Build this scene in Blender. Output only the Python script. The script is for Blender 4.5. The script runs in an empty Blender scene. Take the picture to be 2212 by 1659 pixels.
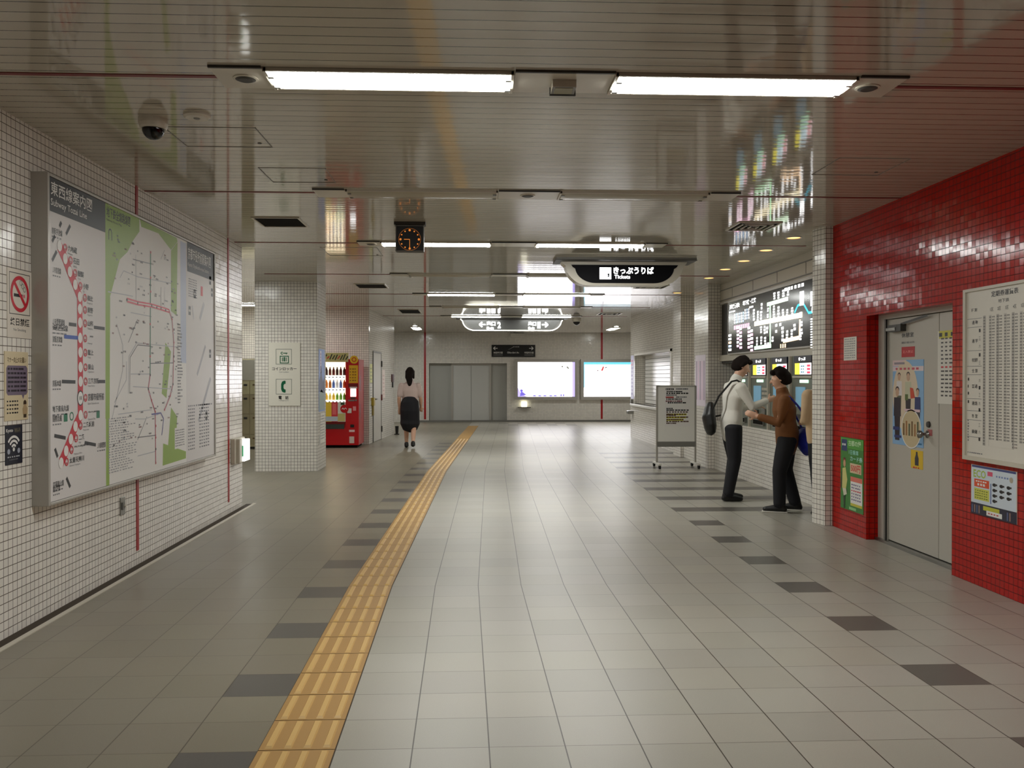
import bpy, math, random
from mathutils import Vector, Matrix
random.seed(7)
SC = bpy.context.scene
COL = SC.collection

# ------------------------------------------------------------------ camera, world, exposure
cam_data = bpy.data.cameras.new('camera')
cam_data.sensor_width = 36.0
cam_data.lens = 36.0 * 1900.0 / 2212.0
cam_data.clip_end = 200
cam = bpy.data.objects.new('camera', cam_data)
COL.objects.link(cam)
cam.location = (0, 0, 1.47)
cam.rotation_euler = (math.pi / 2 - math.atan(13.5 / 1900), 0, -math.atan(85 / 1900))
SC.camera = cam
world = bpy.data.worlds.new('world')
SC.world = world
world.use_nodes = True
world.node_tree.nodes['Background'].inputs[0].default_value = (0.75, 0.8, 0.85, 1)
world.node_tree.nodes['Background'].inputs[1].default_value = 0.02
SC.view_settings.view_transform = 'Standard'
SC.view_settings.look = 'None'
SC.view_settings.gamma = 1.0
SC.view_settings.exposure = 0.55
LAMP = 27.0          # radiance of the fluorescent diffusers

# ------------------------------------------------------------------ materials
def lin(c):
    c = c / 255.0
    return c / 12.92 if c <= 0.04045 else ((c + 0.055) / 1.055) ** 2.4
def rgb(c):
    return (lin(c[0]), lin(c[1]), lin(c[2]), 1)
MATS = {}
def mat(name, col, rough=0.5, metal=0.0, emit=0.0, ecol=None, spec=0.5):
    if name in MATS:
        return MATS[name]
    m = bpy.data.materials.new(name)
    m.use_nodes = True
    b = m.node_tree.nodes['Principled BSDF']
    b.inputs['Base Color'].default_value = rgb(col)
    b.inputs['Roughness'].default_value = rough
    b.inputs['Metallic'].default_value = metal
    b.inputs['Specular IOR Level'].default_value = spec
    if emit:
        b.inputs['Emission Color'].default_value = rgb(ecol or col)
        b.inputs['Emission Strength'].default_value = emit
    MATS[name] = m
    return m
def pm(r, g, b, rough=0.4):                       # printed colour
    return mat('print_%d_%d_%d_%d' % (r, g, b, rough * 100), (r, g, b), rough)
def em(r, g, b, e):                               # lit sign colour
    return mat('lit_%d_%d_%d_%d' % (r, g, b, int(e * 100)), (r, g, b), 0.4, 0, e)
class N:                                          # small node helper
    def __init__(s, name):
        s.m = bpy.data.materials.new(name); s.m.use_nodes = True
        s.t = s.m.node_tree; s.b = s.t.nodes['Principled BSDF']
    def n(s, typ, **kw):
        x = s.t.nodes.new(typ)
        for k, v in kw.items():
            setattr(x, k, v)
        return x
    def l(s, a, b):
        s.t.links.new(a, b)
    def math(s, op, a, b=None, clamp=False):
        x = s.n('ShaderNodeMath', operation=op, use_clamp=clamp)
        for i, v in enumerate((a, b)):
            if v is None: continue
            if isinstance(v, (int, float)): x.inputs[i].default_value = v
            else: s.l(v, x.inputs[i])
        return x.outputs[0]
    def mix(s, f, a, b):
        x = s.n('ShaderNodeMix', data_type='RGBA')
        for sock, v in ((x.inputs[0], f), (x.inputs[6], a), (x.inputs[7], b)):
            if isinstance(v, (int, float)): sock.default_value = v
            elif isinstance(v, tuple): sock.default_value = v
            else: s.l(v, sock)
        return x.outputs[2]
    def uv(s):
        u = s.n('ShaderNodeUVMap'); sp = s.n('ShaderNodeSeparateXYZ')
        s.l(u.outputs[0], sp.inputs[0])
        return sp.outputs[0], sp.outputs[1], u.outputs[0]
    def vec(s, op, a, b):
        x = s.n('ShaderNodeVectorMath', operation=op)
        for i, v in enumerate((a, b)):
            if isinstance(v, tuple): x.inputs[i].default_value = v
            elif v is not None: s.l(v, x.inputs[i])
        return x.outputs[0]

def tile_mat(name, col, grout, size=0.05, g=0.0022, tilt=0.05, rough=0.16, var=0.05):
    k = N(name)
    u, v, uv = k.uv()
    su = k.math('DIVIDE', u, size); sv = k.math('DIVIDE', v, size)
    fu = k.math('FRACT', su); fv = k.math('FRACT', sv)
    du = k.math('MINIMUM', fu, k.math('SUBTRACT', 1.0, fu))
    dv = k.math('MINIMUM', fv, k.math('SUBTRACT', 1.0, fv))
    d = k.math('MINIMUM', du, dv)
    gm = k.math('LESS_THAN', d, g / size)
    cx = k.n('ShaderNodeCombineXYZ')
    k.l(k.math('FLOOR', su), cx.inputs[0]); k.l(k.math('FLOOR', sv), cx.inputs[1])
    wn = k.n('ShaderNodeTexWhiteNoise', noise_dimensions='3D'); k.l(cx.outputs[0], wn.inputs[0])
    br = k.n('ShaderNodeMapRange'); br.inputs[3].default_value = 1 - var; br.inputs[4].default_value = 1 + var
    k.l(wn.outputs[0], br.inputs[0])
    base = k.vec('MULTIPLY', rgb(col)[:3], None)
    vm = base.node; k.l(br.outputs[0], vm.inputs[1])
    c = k.mix(gm, base, rgb(grout))
    k.l(c, k.b.inputs['Base Color'])
    k.l(k.math('MULTIPLY_ADD', gm, 0.6), k.b.inputs['Roughness'])
    k.b.inputs['Roughness'].links[0].from_node.inputs[2].default_value = rough
    geo = k.n('ShaderNodeNewGeometry')
    off = k.vec('SUBTRACT', wn.outputs[1], (0.5, 0.5, 0.5))
    off = k.vec('MULTIPLY', off, (tilt, tilt, tilt))
    nn = k.vec('ADD', geo.outputs['Normal'], off)
    nn = k.vec('NORMALIZE', nn, None)
    k.l(nn, k.b.inputs['Normal'])
    return k.m

def ceiling_mat():
    k = N('ceiling_slats')
    u, v, uv = k.uv()
    s = k.math('DIVIDE', v, 0.1)
    f = k.math('FRACT', s)
    gm = k.math('LESS_THAN', f, 0.075)
    wn = k.n('ShaderNodeTexWhiteNoise', noise_dimensions='1D'); k.l(k.math('FLOOR', s), wn.inputs['W'])
    br = k.n('ShaderNodeMapRange'); br.inputs[3].default_value = 0.95; br.inputs[4].default_value = 1.04
    k.l(wn.outputs[0], br.inputs[0])
    base = k.vec('MULTIPLY', rgb((192, 184, 168))[:3], None); k.l(br.outputs[0], base.node.inputs[1])
    k.l(k.mix(gm, base, rgb((52, 46, 38))), k.b.inputs['Base Color'])
    k.b.inputs['Roughness'].default_value = 0.06
    k.b.inputs['IOR'].default_value = 1.6
    geo = k.n('ShaderNodeNewGeometry')
    ty = k.math('MULTIPLY', k.math('SUBTRACT', f, 0.53), 0.012)
    ty = k.math('ADD', ty, k.math('MULTIPLY', k.math('SUBTRACT', wn.outputs[0], 0.5), 0.005))
    cx = k.n('ShaderNodeCombineXYZ'); k.l(ty, cx.inputs[1])
    nn = k.vec('NORMALIZE', k.vec('ADD', geo.outputs['Normal'], cx.outputs[0]), None)
    k.l(nn, k.b.inputs['Normal'])
    return k.m

def floor_mat(name, col, grout):
    k = N(name)
    u, v, uv = k.uv()
    du = k.math('MINIMUM', u, k.math('SUBTRACT', 1.0, u))
    dv = k.math('MINIMUM', v, k.math('SUBTRACT', 1.0, v))
    gu = k.math('LESS_THAN', du, 0.0085); gv = k.math('LESS_THAN', dv, 0.0055)
    at = k.n('ShaderNodeAttribute', attribute_name='tone')
    tc = k.n('ShaderNodeTexCoord')
    nz = k.n('ShaderNodeTexNoise'); nz.inputs['Scale'].default_value = 260.0; nz.inputs['Detail'].default_value = 2.0
    k.l(tc.outputs['Object'], nz.inputs[0])
    mr = k.n('ShaderNodeMapRange'); mr.inputs[3].default_value = 0.88; mr.inputs[4].default_value = 1.12
    k.l(nz.outputs[0], mr.inputs[0])
    st = k.n('ShaderNodeTexNoise'); st.inputs['Scale'].default_value = 0.9; st.inputs['Detail'].default_value = 4.0
    k.l(tc.outputs['Object'], st.inputs[0])
    sr = k.n('ShaderNodeMapRange'); sr.inputs[3].default_value = 0.9; sr.inputs[4].default_value = 1.08
    k.l(st.outputs[0], sr.inputs[0])
    c = k.vec('MULTIPLY', at.outputs['Color'], rgb(col)[:3])
    c = k.vec('MULTIPLY', c, mr.outputs[0]); c = k.vec('MULTIPLY', c, sr.outputs[0])
    c = k.mix(gv, c, rgb((86, 77, 64))); c = k.mix(gu, c, rgb(grout))
    k.l(c, k.b.inputs['Base Color'])
    k.b.inputs['Roughness'].default_value = 0.33
    bp = k.n('ShaderNodeBump'); bp.inputs['Strength'].default_value = 0.12; bp.inputs['Distance'].default_value = 0.002
    k.l(nz.outputs[0], bp.inputs['Height']); k.l(bp.outputs[0], k.b.inputs['Normal'])
    return k.m

WHITE_TILE = tile_mat('white_wall_tile', (240, 235, 226), (98, 88, 76), tilt=0.03)
RED_TILE = tile_mat('red_wall_tile', (180, 17, 4), (62, 12, 8), g=0.002, tilt=0.026, rough=0.12, var=0.08)
RED_TILE.node_tree.nodes['Principled BSDF'].inputs['Specular IOR Level'].default_value = 0.28
CEIL = ceiling_mat()
FLOOR_LIGHT = floor_mat('floor_tile_light', (168, 164, 152), (62, 54, 44))
FLOOR_SIDE_DIM = floor_mat('floor_tile_side_dim', (134, 127, 110), (86, 78, 66))  # browner tile, also darkened to stand in for light falling off leftwards
FLOOR_DARK = floor_mat('floor_tile_dark', (94, 90, 84), (62, 56, 48))
YELLOW = mat('tactile_yellow', (176, 136, 76), 0.5)
YELLOW_BAR = mat('tactile_bar_worn', (214, 175, 106), 0.45)
YELLOW_GROUT = mat('tactile_grout', (96, 72, 40), 0.7)
ALU = mat('brushed_aluminium', (184, 180, 172), 0.35, 0.35)
STEEL = mat('satin_steel', (150, 150, 146), 0.28, 0.9)
CREAM = mat('cream_enamel', (205, 198, 182), 0.35)
WHITE = mat('white_paint', (222, 218, 208), 0.4)
WHITE_GLOSS = mat('white_gloss', (232, 230, 226), 0.2)
GREYDOOR = mat('grey_door_paint', (190, 185, 174), 0.4)
GREY = mat('grey_paint', (126, 124, 118), 0.45)
DARKGREY = mat('dark_grey', (62, 60, 56), 0.5)
BLACK = mat('black_plastic', (16, 16, 17), 0.35)
VOID = mat('dark_void', (22, 20, 16), 0.9, spec=0.1)
GLASS_BLACK = mat('dark_dome_glass', (8, 8, 9), 0.06)
BROWN = mat('dark_gutter', (58, 46, 32), 0.7)
RED_STRIP = mat('red_strip', (168, 22, 26), 0.35)
MAROON = mat('ceiling_red_strip', (122, 24, 22), 0.4)
LIT = mat('lamp_diffuser_lit', (255, 250, 246), 0.3, 0, LAMP, (250, 252, 248))
UNLIT = mat('lamp_diffuser_unlit', (176, 168, 148), 0.3)
PAPER = mat('paper', (226, 222, 212), 0.6)
INK = mat('ink', (34, 32, 34), 0.6)
RUBBER = mat('rubber', (14, 13, 12), 0.7)

# ------------------------------------------------------------------ mesh builder
class Frame:
    """A drawing plane: point(a, b, c) with c measured out of the surface."""
    def __init__(s, o, u, v, n):
        s.o, s.u, s.v, s.n = Vector(o), Vector(u), Vector(v), Vector(n)
    def p(s, a, b, c=0.0):
        return s.o + s.u * a + s.v * b + s.n * c
def FX(x, sgn): return Frame((x, 0, 0), (0, 1, 0), (0, 0, 1), (sgn, 0, 0))
def FY(y, sgn=-1): return Frame((0, y, 0), (1, 0, 0), (0, 0, 1), (0, sgn, 0))
def FZ(z, sgn=-1): return Frame((0, 0, z), (1, 0, 0), (0, 1, 0), (0, 0, sgn))
TEXTS = {}
def glyphs(s, bold):
    key = (s, bold)
    if key not in TEXTS:
        cu = bpy.data.curves.new('t', 'FONT')
        cu.body = s; cu.size = 1; cu.offset = bold; cu.resolution_u = 2
        ob = bpy.data.objects.new('t', cu)
        me = bpy.data.meshes.new_from_object(ob)
        vs = [(v.co.x, v.co.y) for v in me.vertices]
        fs = [tuple(p.vertices) for p in me.polygons]
        bpy.data.objects.remove(ob); bpy.data.curves.remove(cu); bpy.data.meshes.remove(me)
        TEXTS[key] = (vs, fs)
    return TEXTS[key]

class MB:
    def __init__(s):
        s.v, s.f, s.fm, s.fu, s.mats = [], [], [], [], []
    def mi(s, m):
        if m not in s.mats: s.mats.append(m)
        return s.mats.index(m)
    def face(s, pts, m, uv=None):
        i = len(s.v)
        s.v += [tuple(p) for p in pts]
        s.f.append(tuple(range(i, i + len(pts)))); s.fm.append(s.mi(m))
        s.fu.append(uv or [(0, 0)] * len(pts))
    def mesh(s, vs, fs, m):
        i = len(s.v); k = s.mi(m)
        s.v += [tuple(v) for v in vs]
        for f in fs:
            s.f.append(tuple(i + j for j in f)); s.fm.append(k); s.fu.append([(0, 0)] * len(f))
    def box(s, x0, x1, y0, y1, z0, z1, m, fm=None, skip=''):
        """Axis box; fm maps a face key (x- x+ y- y+ z- z+) to another material; UVs are in metres."""
        x0, x1 = min(x0, x1), max(x0, x1); y0, y1 = min(y0, y1), max(y0, y1); z0, z1 = min(z0, z1), max(z0, z1)
        i = len(s.v)
        s.v += [(x, y, z) for z in (z0, z1) for y in (y0, y1) for x in (x0, x1)]
        for key, q in (('z-', (0, 2, 3, 1)), ('z+', (4, 5, 7, 6)), ('y-', (0, 1, 5, 4)), ('y+', (2, 6, 7, 3)),
                       ('x-', (0, 4, 6, 2)), ('x+', (1, 3, 7, 5))):
            if key in skip.split(): continue
            s.f.append(tuple(i + j for j in q))
            s.fm.append(s.mi((fm or {}).get(key, m)))
            a, b = {'x': (1, 2), 'y': (0, 2), 'z': (0, 1)}[key[0]]
            s.fu.append([(s.v[i + j][a], s.v[i + j][b]) for j in q])
    # ---- frame based
    def rect(s, F, a0, b0, a1, b1, c, m):
        s.face([F.p(a0, b0, c), F.p(a1, b0, c), F.p(a1, b1, c), F.p(a0, b1, c)], m,
               [(a0, b0), (a1, b0), (a1, b1), (a0, b1)])
    def poly(s, F, pts, c, m):
        s.face([F.p(a, b, c) for a, b in pts], m, [tuple(q) for q in pts])
    def prism(s, F, pts, c0, c1, m, front=None):
        n = len(pts)
        s.face([F.p(a, b, c1) for a, b in pts], front or m, [tuple(q) for q in pts])
        s.face([F.p(a, b, c0) for a, b in reversed(pts)], m, [tuple(q) for q in reversed(pts)])
        for i in range(n):
            (a, b), (a2, b2) = pts[i], pts[(i + 1) % n]
            s.face([F.p(a, b, c0), F.p(a2, b2, c0), F.p(a2, b2, c1), F.p(a, b, c1)], m,
                   [(a + b, c0), (a2 + b2, c0), (a2 + b2, c1), (a + b, c1)])
    def slab(s, F, a0, b0, a1, b1, c0, c1, m, front=None):
        s.prism(F, [(a0, b0), (a1, b0), (a1, b1), (a0, b1)], c0, c1, m, front)
    def line(s, F, p, q, w, c, m):
        p, q = Vector(p), Vector(q); d = (q - p)
        if d.length < 1e-6: return
        d.normalize(); n = Vector((-d.y, d.x)) * (w / 2)
        s.poly(F, [p + n, q + n, q - n, p - n], c, m)
    def path(s, F, pts, w, c, m):
        for i in range(len(pts) - 1): s.line(F, pts[i], pts[i + 1], w, c + 0.00005 * (i % 2), m)
    def disc(s, F, a, b, r, c, m, n=20, ry=None):
        ry = ry or r
        s.poly(F, [(a + r * math.cos(i * 2 * math.pi / n), b + ry * math.sin(i * 2 * math.pi / n)) for i in range(n)], c, m)
    def ring(s, F, a, b, r0, r1, c, m, n=24, t0=0.0, t1=2 * math.pi):
        for i in range(n):
            x, y = t0 + (t1 - t0) * i / n, t0 + (t1 - t0) * (i + 1) / n
            s.poly(F, [(a + r * math.cos(t), b + r * math.sin(t)) for r, t in ((r0, x), (r1, x), (r1, y), (r0, y))], c, m)
    def border(s, F, a0, b0, a1, b1, w, c, m):
        sa = 1 if a1 > a0 else -1
        s.rect(F, a0, b0, a1, b0 + w, c, m); s.rect(F, a0, b1 - w, a1, b1, c, m)
        s.rect(F, a0, b0 + w, a0 + w * sa, b1 - w, c, m); s.rect(F, a1 - w * sa, b0 + w, a1, b1 - w, c, m)
    def text(s, F, t, a0, b0, a1, b1, c, m, bold=0.0, cap=False):
        """Fits the text into the box a0..a1, b0..b1 (a0 is where reading starts)."""
        vs, fs = glyphs(t, bold)
        if not vs: return
        x0 = min(v[0] for v in vs); x1 = max(v[0] for v in vs); y0 = min(v[1] for v in vs); y1 = max(v[1] for v in vs)
        s.mesh([F.p(a0 + (x - x0) / (x1 - x0) * (a1 - a0), b0 + (y - y0) / (y1 - y0) * (b1 - b0), c) for x, y in vs], fs, m)
    def dashes(s, F, a0, a1, b, h, c, m, words=6, fill=0.8):
        """A line of print too small to read: short strokes of uneven length."""
        L = a1 - a0; x = 0.0; step = L / words
        for i in range(words):
            w = step * (fill - 0.35 * random.random())
            s.rect(F, a0 + i * step, b, a0 + i * step + w, b + h, c, m)
    # ---- solids
    def cyl(s, p, q, r, m, n=16, r2=None):
        p, q = Vector(p), Vector(q); d = (q - p).normalized(); r2 = r if r2 is None else r2
        x = d.orthogonal().normalized(); y = d.cross(x)
        a = [p + (x * math.cos(t) + y * math.sin(t)) * r for t in [i * 2 * math.pi / n for i in range(n)]]
        b = [q + (x * math.cos(t) + y * math.sin(t)) * r2 for t in [i * 2 * math.pi / n for i in range(n)]]
        s.mesh(a + b, [(i, (i + 1) % n, n + (i + 1) % n, n + i) for i in range(n)] +
               [tuple(reversed(range(n))), tuple(range(n, 2 * n))], m)
    def lathe(s, o, prof, m, n=24, axis=(0, 0, 1)):
        """prof: (radius, height along axis)."""
        ax = Vector(axis).normalized(); x = ax.orthogonal().normalized(); y = ax.cross(x); o = Vector(o)
        vs, fs = [], []
        for r, h in prof:
            vs += [o + ax * h + (x * math.cos(t) + y * math.sin(t)) * max(r, 1e-5) for t in [i * 2 * math.pi / n for i in range(n)]]
        for j in range(len(prof) - 1):
            fs += [(j * n + i, j * n + (i + 1) % n, (j + 1) * n + (i + 1) % n, (j + 1) * n + i) for i in range(n)]
        s.mesh(vs, fs, m)
    def tube(s, pts, radii, m, n=12, flat=1.0, side=None):
        """Closed tapering tube along pts with rounded ends; flat scales one cross axis, side fixes the other."""
        pts = [Vector(p) for p in pts]
        if isinstance(radii, (int, float)): radii = [radii] * len(pts)
        vs, fs = [], []
        P, R = [], []
        d0 = (pts[0] - pts[1]).normalized(); d1 = (pts[-1] - pts[-2]).normalized()
        for t in (1.0, 0.7): 
            P.append(pts[0] + d0 * radii[0] * t * 0.9); R.append(radii[0] * math.sqrt(max(1 - t * t, 0.0004)))
        P += pts; R += list(radii)
        for t in (0.7, 1.0):
            P.append(pts[-1] + d1 * radii[-1] * t * 0.9); R.append(radii[-1] * math.sqrt(max(1 - t * t, 0.0004)))
        prev = None
        for i, p in enumerate(P):
            d = (P[min(i + 1, len(P) - 1)] - P[max(i - 1, 0)]).normalized()
            ref = Vector(side) if side else (prev if prev else d.orthogonal())
            x = (ref - d * ref.dot(d)).normalized(); y = d.cross(x); prev = x
            r = R[i]
            vs += [p + x * (r * math.cos(t)) + y * (r * flat * math.sin(t)) for t in [k * 2 * math.pi / n for k in range(n)]]
        for j in range(len(P) - 1):
            fs += [(j * n + i, j * n + (i + 1) % n, (j + 1) * n + (i + 1) % n, (j + 1) * n + i) for i in range(n)]
        fs += [tuple(reversed(range(n))), tuple(range((len(P) - 1) * n, len(P) * n))]
        s.mesh(vs, fs, m)
    def ball(s, c, rx, ry, rz, m, n=16):
        c = Vector(c); vs, fs = [], []
        k = n // 2
        for j in range(k + 1):
            t = math.pi * j / k
            vs += [c + Vector((rx * max(math.sin(t), 1e-4) * math.cos(p), ry * max(math.sin(t), 1e-4) * math.sin(p), -rz * math.cos(t)))
                   for p in [i * 2 * math.pi / n for i in range(n)]]
        for j in range(k):
            fs += [(j * n + i, j * n + (i + 1) % n, (j + 1) * n + (i + 1) % n, (j + 1) * n + i) for i in range(n)]
        s.mesh(vs, fs, m)
    def build(s, name, parent=None, smooth=False, bevel=0.0, M=None):
        me = bpy.data.meshes.new(name)
        vs = [Vector(v) for v in s.v]
        if M is not None: vs = [M @ v for v in vs]
        if parent is None:
            o = Vector(((min(v.x for v in vs) + max(v.x for v in vs)) / 2, (min(v.y for v in vs) + max(v.y for v in vs)) / 2, min(v.z for v in vs)))
        else:
            o = Vector(parent['org'])
        me.from_pydata([v - o for v in vs], [], s.f)
        for m in s.mats: me.materials.append(m)
        me.polygons.foreach_set('material_index', s.fm)
        uv = me.uv_layers.new(name='UVMap')
        flat = [c for f in s.fu for q in f for c in q]
        uv.data.foreach_set('uv', flat)
        if smooth: me.polygons.foreach_set('use_smooth', [True] * len(s.f))
        me.update()
        ob = bpy.data.objects.new(name, me)
        COL.objects.link(ob)
        if parent is None:
            ob.location = o; ob['org'] = tuple(o)
        else:
            ob.parent = parent; ob['org'] = tuple(o)
        if bevel:
            b = ob.modifiers.new('bevel', 'BEVEL'); b.width = bevel; b.segments = 2; b.limit_method = 'ANGLE'
        return ob

def tag(o, label, cat, group=None, kind=None):
    o['label'] = label; o['category'] = cat
    if group: o['group'] = group
    if kind: o['kind'] = kind
    return o
def thing(name, label, cat, loc, group=None):
    o = bpy.data.objects.new(name, None); COL.objects.link(o)
    o.empty_display_size = 0.1
    o.location = loc; o['org'] = tuple(loc)
    return tag(o, label, cat, group)
def struct(mb, name, label, cat='wall', parent=None, **kw):
    o = mb.build(name, parent, **kw)
    if parent is None: tag(o, label, cat, None, 'structure')
    return o
def copy_tree(o, offset):
    c = o.copy(); COL.objects.link(c); c.location = Vector(o.location) + Vector(offset)
    c['org'] = tuple(c.location)
    for ch in list(o.children):
        k = ch.copy(); COL.objects.link(k); k.parent = c
        for g in list(ch.children):
            q = g.copy(); COL.objects.link(q); q.parent = k
    return c

# ================================================================== THE SETTING
H = 2.97
T = 0.3035                     # floor tile pitch
Y0 = 5.0075                    # a transverse joint
BEND1, BEND2 = 6.2215, 13.809
def track(y):                  # where the middle longitudinal joint runs: the paving turns twice
    x = 0.039
    x += -0.0095 * (min(y, BEND1) - BEND1)
    if y > BEND1: x += 0.0205 * (min(y, BEND2) - BEND1)
    if y > BEND2: x += 0.045 * (y - BEND2)
    return x
def build_floor():
    m = MB(); tones = []
    r0, r1 = -36, 81
    for r in range(r0, r1):
        ya, yb = Y0 + r * T, Y0 + (r + 1) * T
        xa, xb = track(ya), track(yb)
        k3 = (r + 3) % 3 == 0
        for k in range(-33, 33):
            if xa + k * T < -9.6 or xa + k * T > 9.4: continue
            side = k <= -4
            mt = FLOOR_SIDE_DIM if side else FLOOR_LIGHT
            if k3 and k == -4 and r < 50: mt = FLOOR_DARK
            if k3 and r < 42 and (k == 7 or (r > 14 and k >= 7)): mt = FLOOR_DARK
            if r in (72, 74) and k in (1, 3, 5, 7) or r == 76 and k in (0, 2, 4, 6): mt = FLOOR_DARK
            m.face([(xa + k * T, ya, 0), (xa + (k + 1) * T, ya, 0), (xb + (k + 1) * T, yb, 0), (xb + k * T, yb, 0)], mt,
                   [(0, 0), (1, 0), (1, 1), (0, 1)])
            t = random.uniform(0.93, 1.05)
            tones.append((t * random.uniform(0.99, 1.01), t, t * random.uniform(0.98, 1.015), 1))
    o = struct(m, 'floor', 'grey beige square floor tiles of the concourse', 'floor')
    at = o.data.color_attributes.new('tone', 'FLOAT_COLOR', 'CORNER')
    for i, p in enumerate(o.data.polygons):
        for li in p.loop_indices: at.data[li].color = tones[i]
    b = MB(); b.box(-9.6, 9.4, -6, 29.6, -0.3, -0.02, DARKGREY)
    b.build('floor_slab', o)
build_floor()

def tactile():
    m = MB()
    for r in range(-20, 72):
        ya, yb = Y0 + r * T, Y0 + (r + 1) * T
        xa, xb = track(ya) - 3 * T, track(yb) - 3 * T
        def q(u, v): return (xa + (xb - xa) * v + u * T, ya + v * T)
        def top(u0, u1, v0, v1, z, mt):
            m.face([(*q(u0, v0), z), (*q(u1, v0), z), (*q(u1, v1), z), (*q(u0, v1), z)], mt)
        top(0, 1, 0, 1, 0.002, YELLOW_GROUT)
        top(0.008, 0.992, 0.008, 0.992, 0.0035, YELLOW)
        if r > 52: continue
        for i in range(4):
            c = 0.125 + 0.25 * i; w0, w1 = 0.052, 0.036
            lo = [q(c - w0, 0.05), q(c + w0, 0.05), q(c + w0, 0.95), q(c - w0, 0.95)]
            hi = [q(c - w1, 0.09), q(c + w1, 0.09), q(c + w1, 0.91), q(c - w1, 0.91)]
            lo = [(*p, 0.0036) for p in lo]; hi = [(*p, 0.0105) for p in hi]
            m.mesh(lo + hi, [(4, 5, 6, 7)] + [(j, (j + 1) % 4, 4 + (j + 1) % 4, 4 + j) for j in range(4)], YELLOW_BAR)
    o = m.build('tactile_paving')
    tag(o, 'yellow ribbed tactile guide path running down the concourse floor', 'tactile paving')
tactile()

c = MB(); c.box(-9.6, 9.4, -6, 29.6, H, H + 0.2, CEIL)
struct(c, 'ceiling', 'glossy slatted metal ceiling', 'ceiling')

# left wall, ends at the locker alcove
LWX = -2.63
w = MB(); w.box(LWX - 0.3, LWX, -6, 10.17, 0, H, WHITE_TILE)
WALL_LEFT = struct(w, 'wall_left', 'white tiled wall carrying the subway map board')
w = MB(); w.box(LWX, LWX + 0.07, -6, 10.35, 0, 0.003, BROWN)
struct(w, 'baseboard_left', 'dark gutter along the foot of the left tiled wall', 'gutter')
w = MB(); w.box(LWX + 0.07, LWX + 0.105, -6, 10.4, 0, 0.006, CREAM)
struct(w, 'trim_1', 'pale metal strip edging the gutter by the left wall', 'trim')
for i, (y, z0) in enumerate(((7.02, 0.116), (9.6, 0.13))):
    w = MB(); w.box(LWX, LWX + 0.006, y - 0.022, y + 0.022, z0, H, RED_STRIP)
    struct(w, 'trim_%d' % (2 + i), 'red vertical strip on the left tiled wall, ' + ('behind the map board' if i == 0 else 'beyond the map board'), 'trim')

# alcove with lockers
w = MB(); w.box(-9.0, -2.29, 19.55, 19.85, 0, H, WHITE_TILE)
struct(w, 'wall_alcove', 'white tiled wall behind the vending machine and lockers')
w = MB(); w.box(-9.3, -9.0, -6, 29.6, 0, H, WHITE_TILE)
struct(w, 'wall_far_left', 'far end wall of the left side passage')
# slanting wall with the grey service door
SA_, SB_ = Vector((-2.30, 19.55, 0)), Vector((-2.06, 23.2, 0))
du = (SB_ - SA_).normalized(); dn = Vector((du.y, -du.x, 0))
FSL = Frame(SA_, du, (0, 0, 1), dn)
SLL = (SB_ - SA_).length
w = MB(); w.slab(FSL, 0, 0, SLL, H, -0.3, 0, WHITE_TILE)
struct(w, 'wall_service', 'white tiled side wall with the grey service door beyond the vending machine')

# back wall with lift recess
w = MB()
BY = 29.3
for x0, x1, z0, z1 in ((-9.0, -1.45, 0, H), (-1.45, 1.14, 1.95, H), (1.14, 9.0, 0, H)):
    w.box(x0, x1, BY, BY + 0.3, z0, z1, WHITE_TILE)
struct(w, 'wall_back', 'white tiled end wall with the lit advertisements')
w = MB(); w.box(-1.45, 1.14, BY + 0.22, BY + 0.3, 0, 1.95, mat('recess_panel', (176, 176, 170), 0.4))
struct(w, 'wall_recess', 'grey inner wall of the recess in the end wall')
for i, x in enumerate((-1.58, 4.32)):
    w = MB(); w.box(x - 0.035, x + 0.035, BY - 0.008, BY, 0.09, H, RED_STRIP)
    struct(w, 'trim_%d' % (4 + i), 'red vertical strip on the end wall, ' + ('left of the recess' if i == 0 else 'behind the second lit advertisement'), 'trim')
w = MB(); w.box(-1.9, 9.0, BY - 0.012, BY, 0, 0.06, GREY)
struct(w, 'baseboard_back', 'grey skirting at the foot of the end wall', 'baseboard')

# pillars
w = MB(); w.box(-3.41, -2.44, 13.95, 14.75, 0, H, WHITE_TILE)
struct(w, 'pillar', 'square white tiled pillar carrying the locker sign', 'pillar')
w = MB(); w.box(3.8, 4.7, 14.05, 14.95, 0, H, WHITE_TILE)
struct(w, 'pillar', 'white tiled pillar at the far end of the fare board', 'pillar')
w = MB(); w.box(3.84, 4.35, 16.1, 16.7, 0, H, WHITE_TILE)
struct(w, 'pillar', 'white tiled pilaster behind the notice board stand', 'pillar')
w = MB(); w.box(3.9, 4.7, 14.95, 16.1, 0, 0.95, WHITE_TILE)
struct(w, 'wall_low', 'low tiled wall between the two right hand pillars')
w = MB(); w.box(4.4, 4.7, 14.95, 16.1, 0.95, H, WHITE_TILE)
struct(w, 'wall_niche', 'tiled niche wall above the low wall on the right')
w = MB()
w.prism(Frame((0, 0, 0), (1, 0, 0), (0, 1, 0), (0, 0, 1)), [(3.45, 8.74), (3.495, 8.58), (3.57, 8.58), (3.9, 8.58), (4.3, 8.58), (4.3, 8.8), (3.45, 8.8)], 0, H, WHITE_TILE)
# metric UVs for the upright faces of the prism
for i, f in enumerate(w.f):
    ps = [w.v[j] for j in f]
    if max(p[2] for p in ps) - min(p[2] for p in ps) > 1:
        w.fu[i] = [(p[0] if abs(ps[0][1] - ps[1][1]) < 0.01 and abs(ps[1][1] - ps[2][1]) < 0.01 else p[1], p[2]) for p in ps]
struct(w, 'pillar', 'narrow white tiled pillar between the red wall and the ticket machines', 'pillar')

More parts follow.
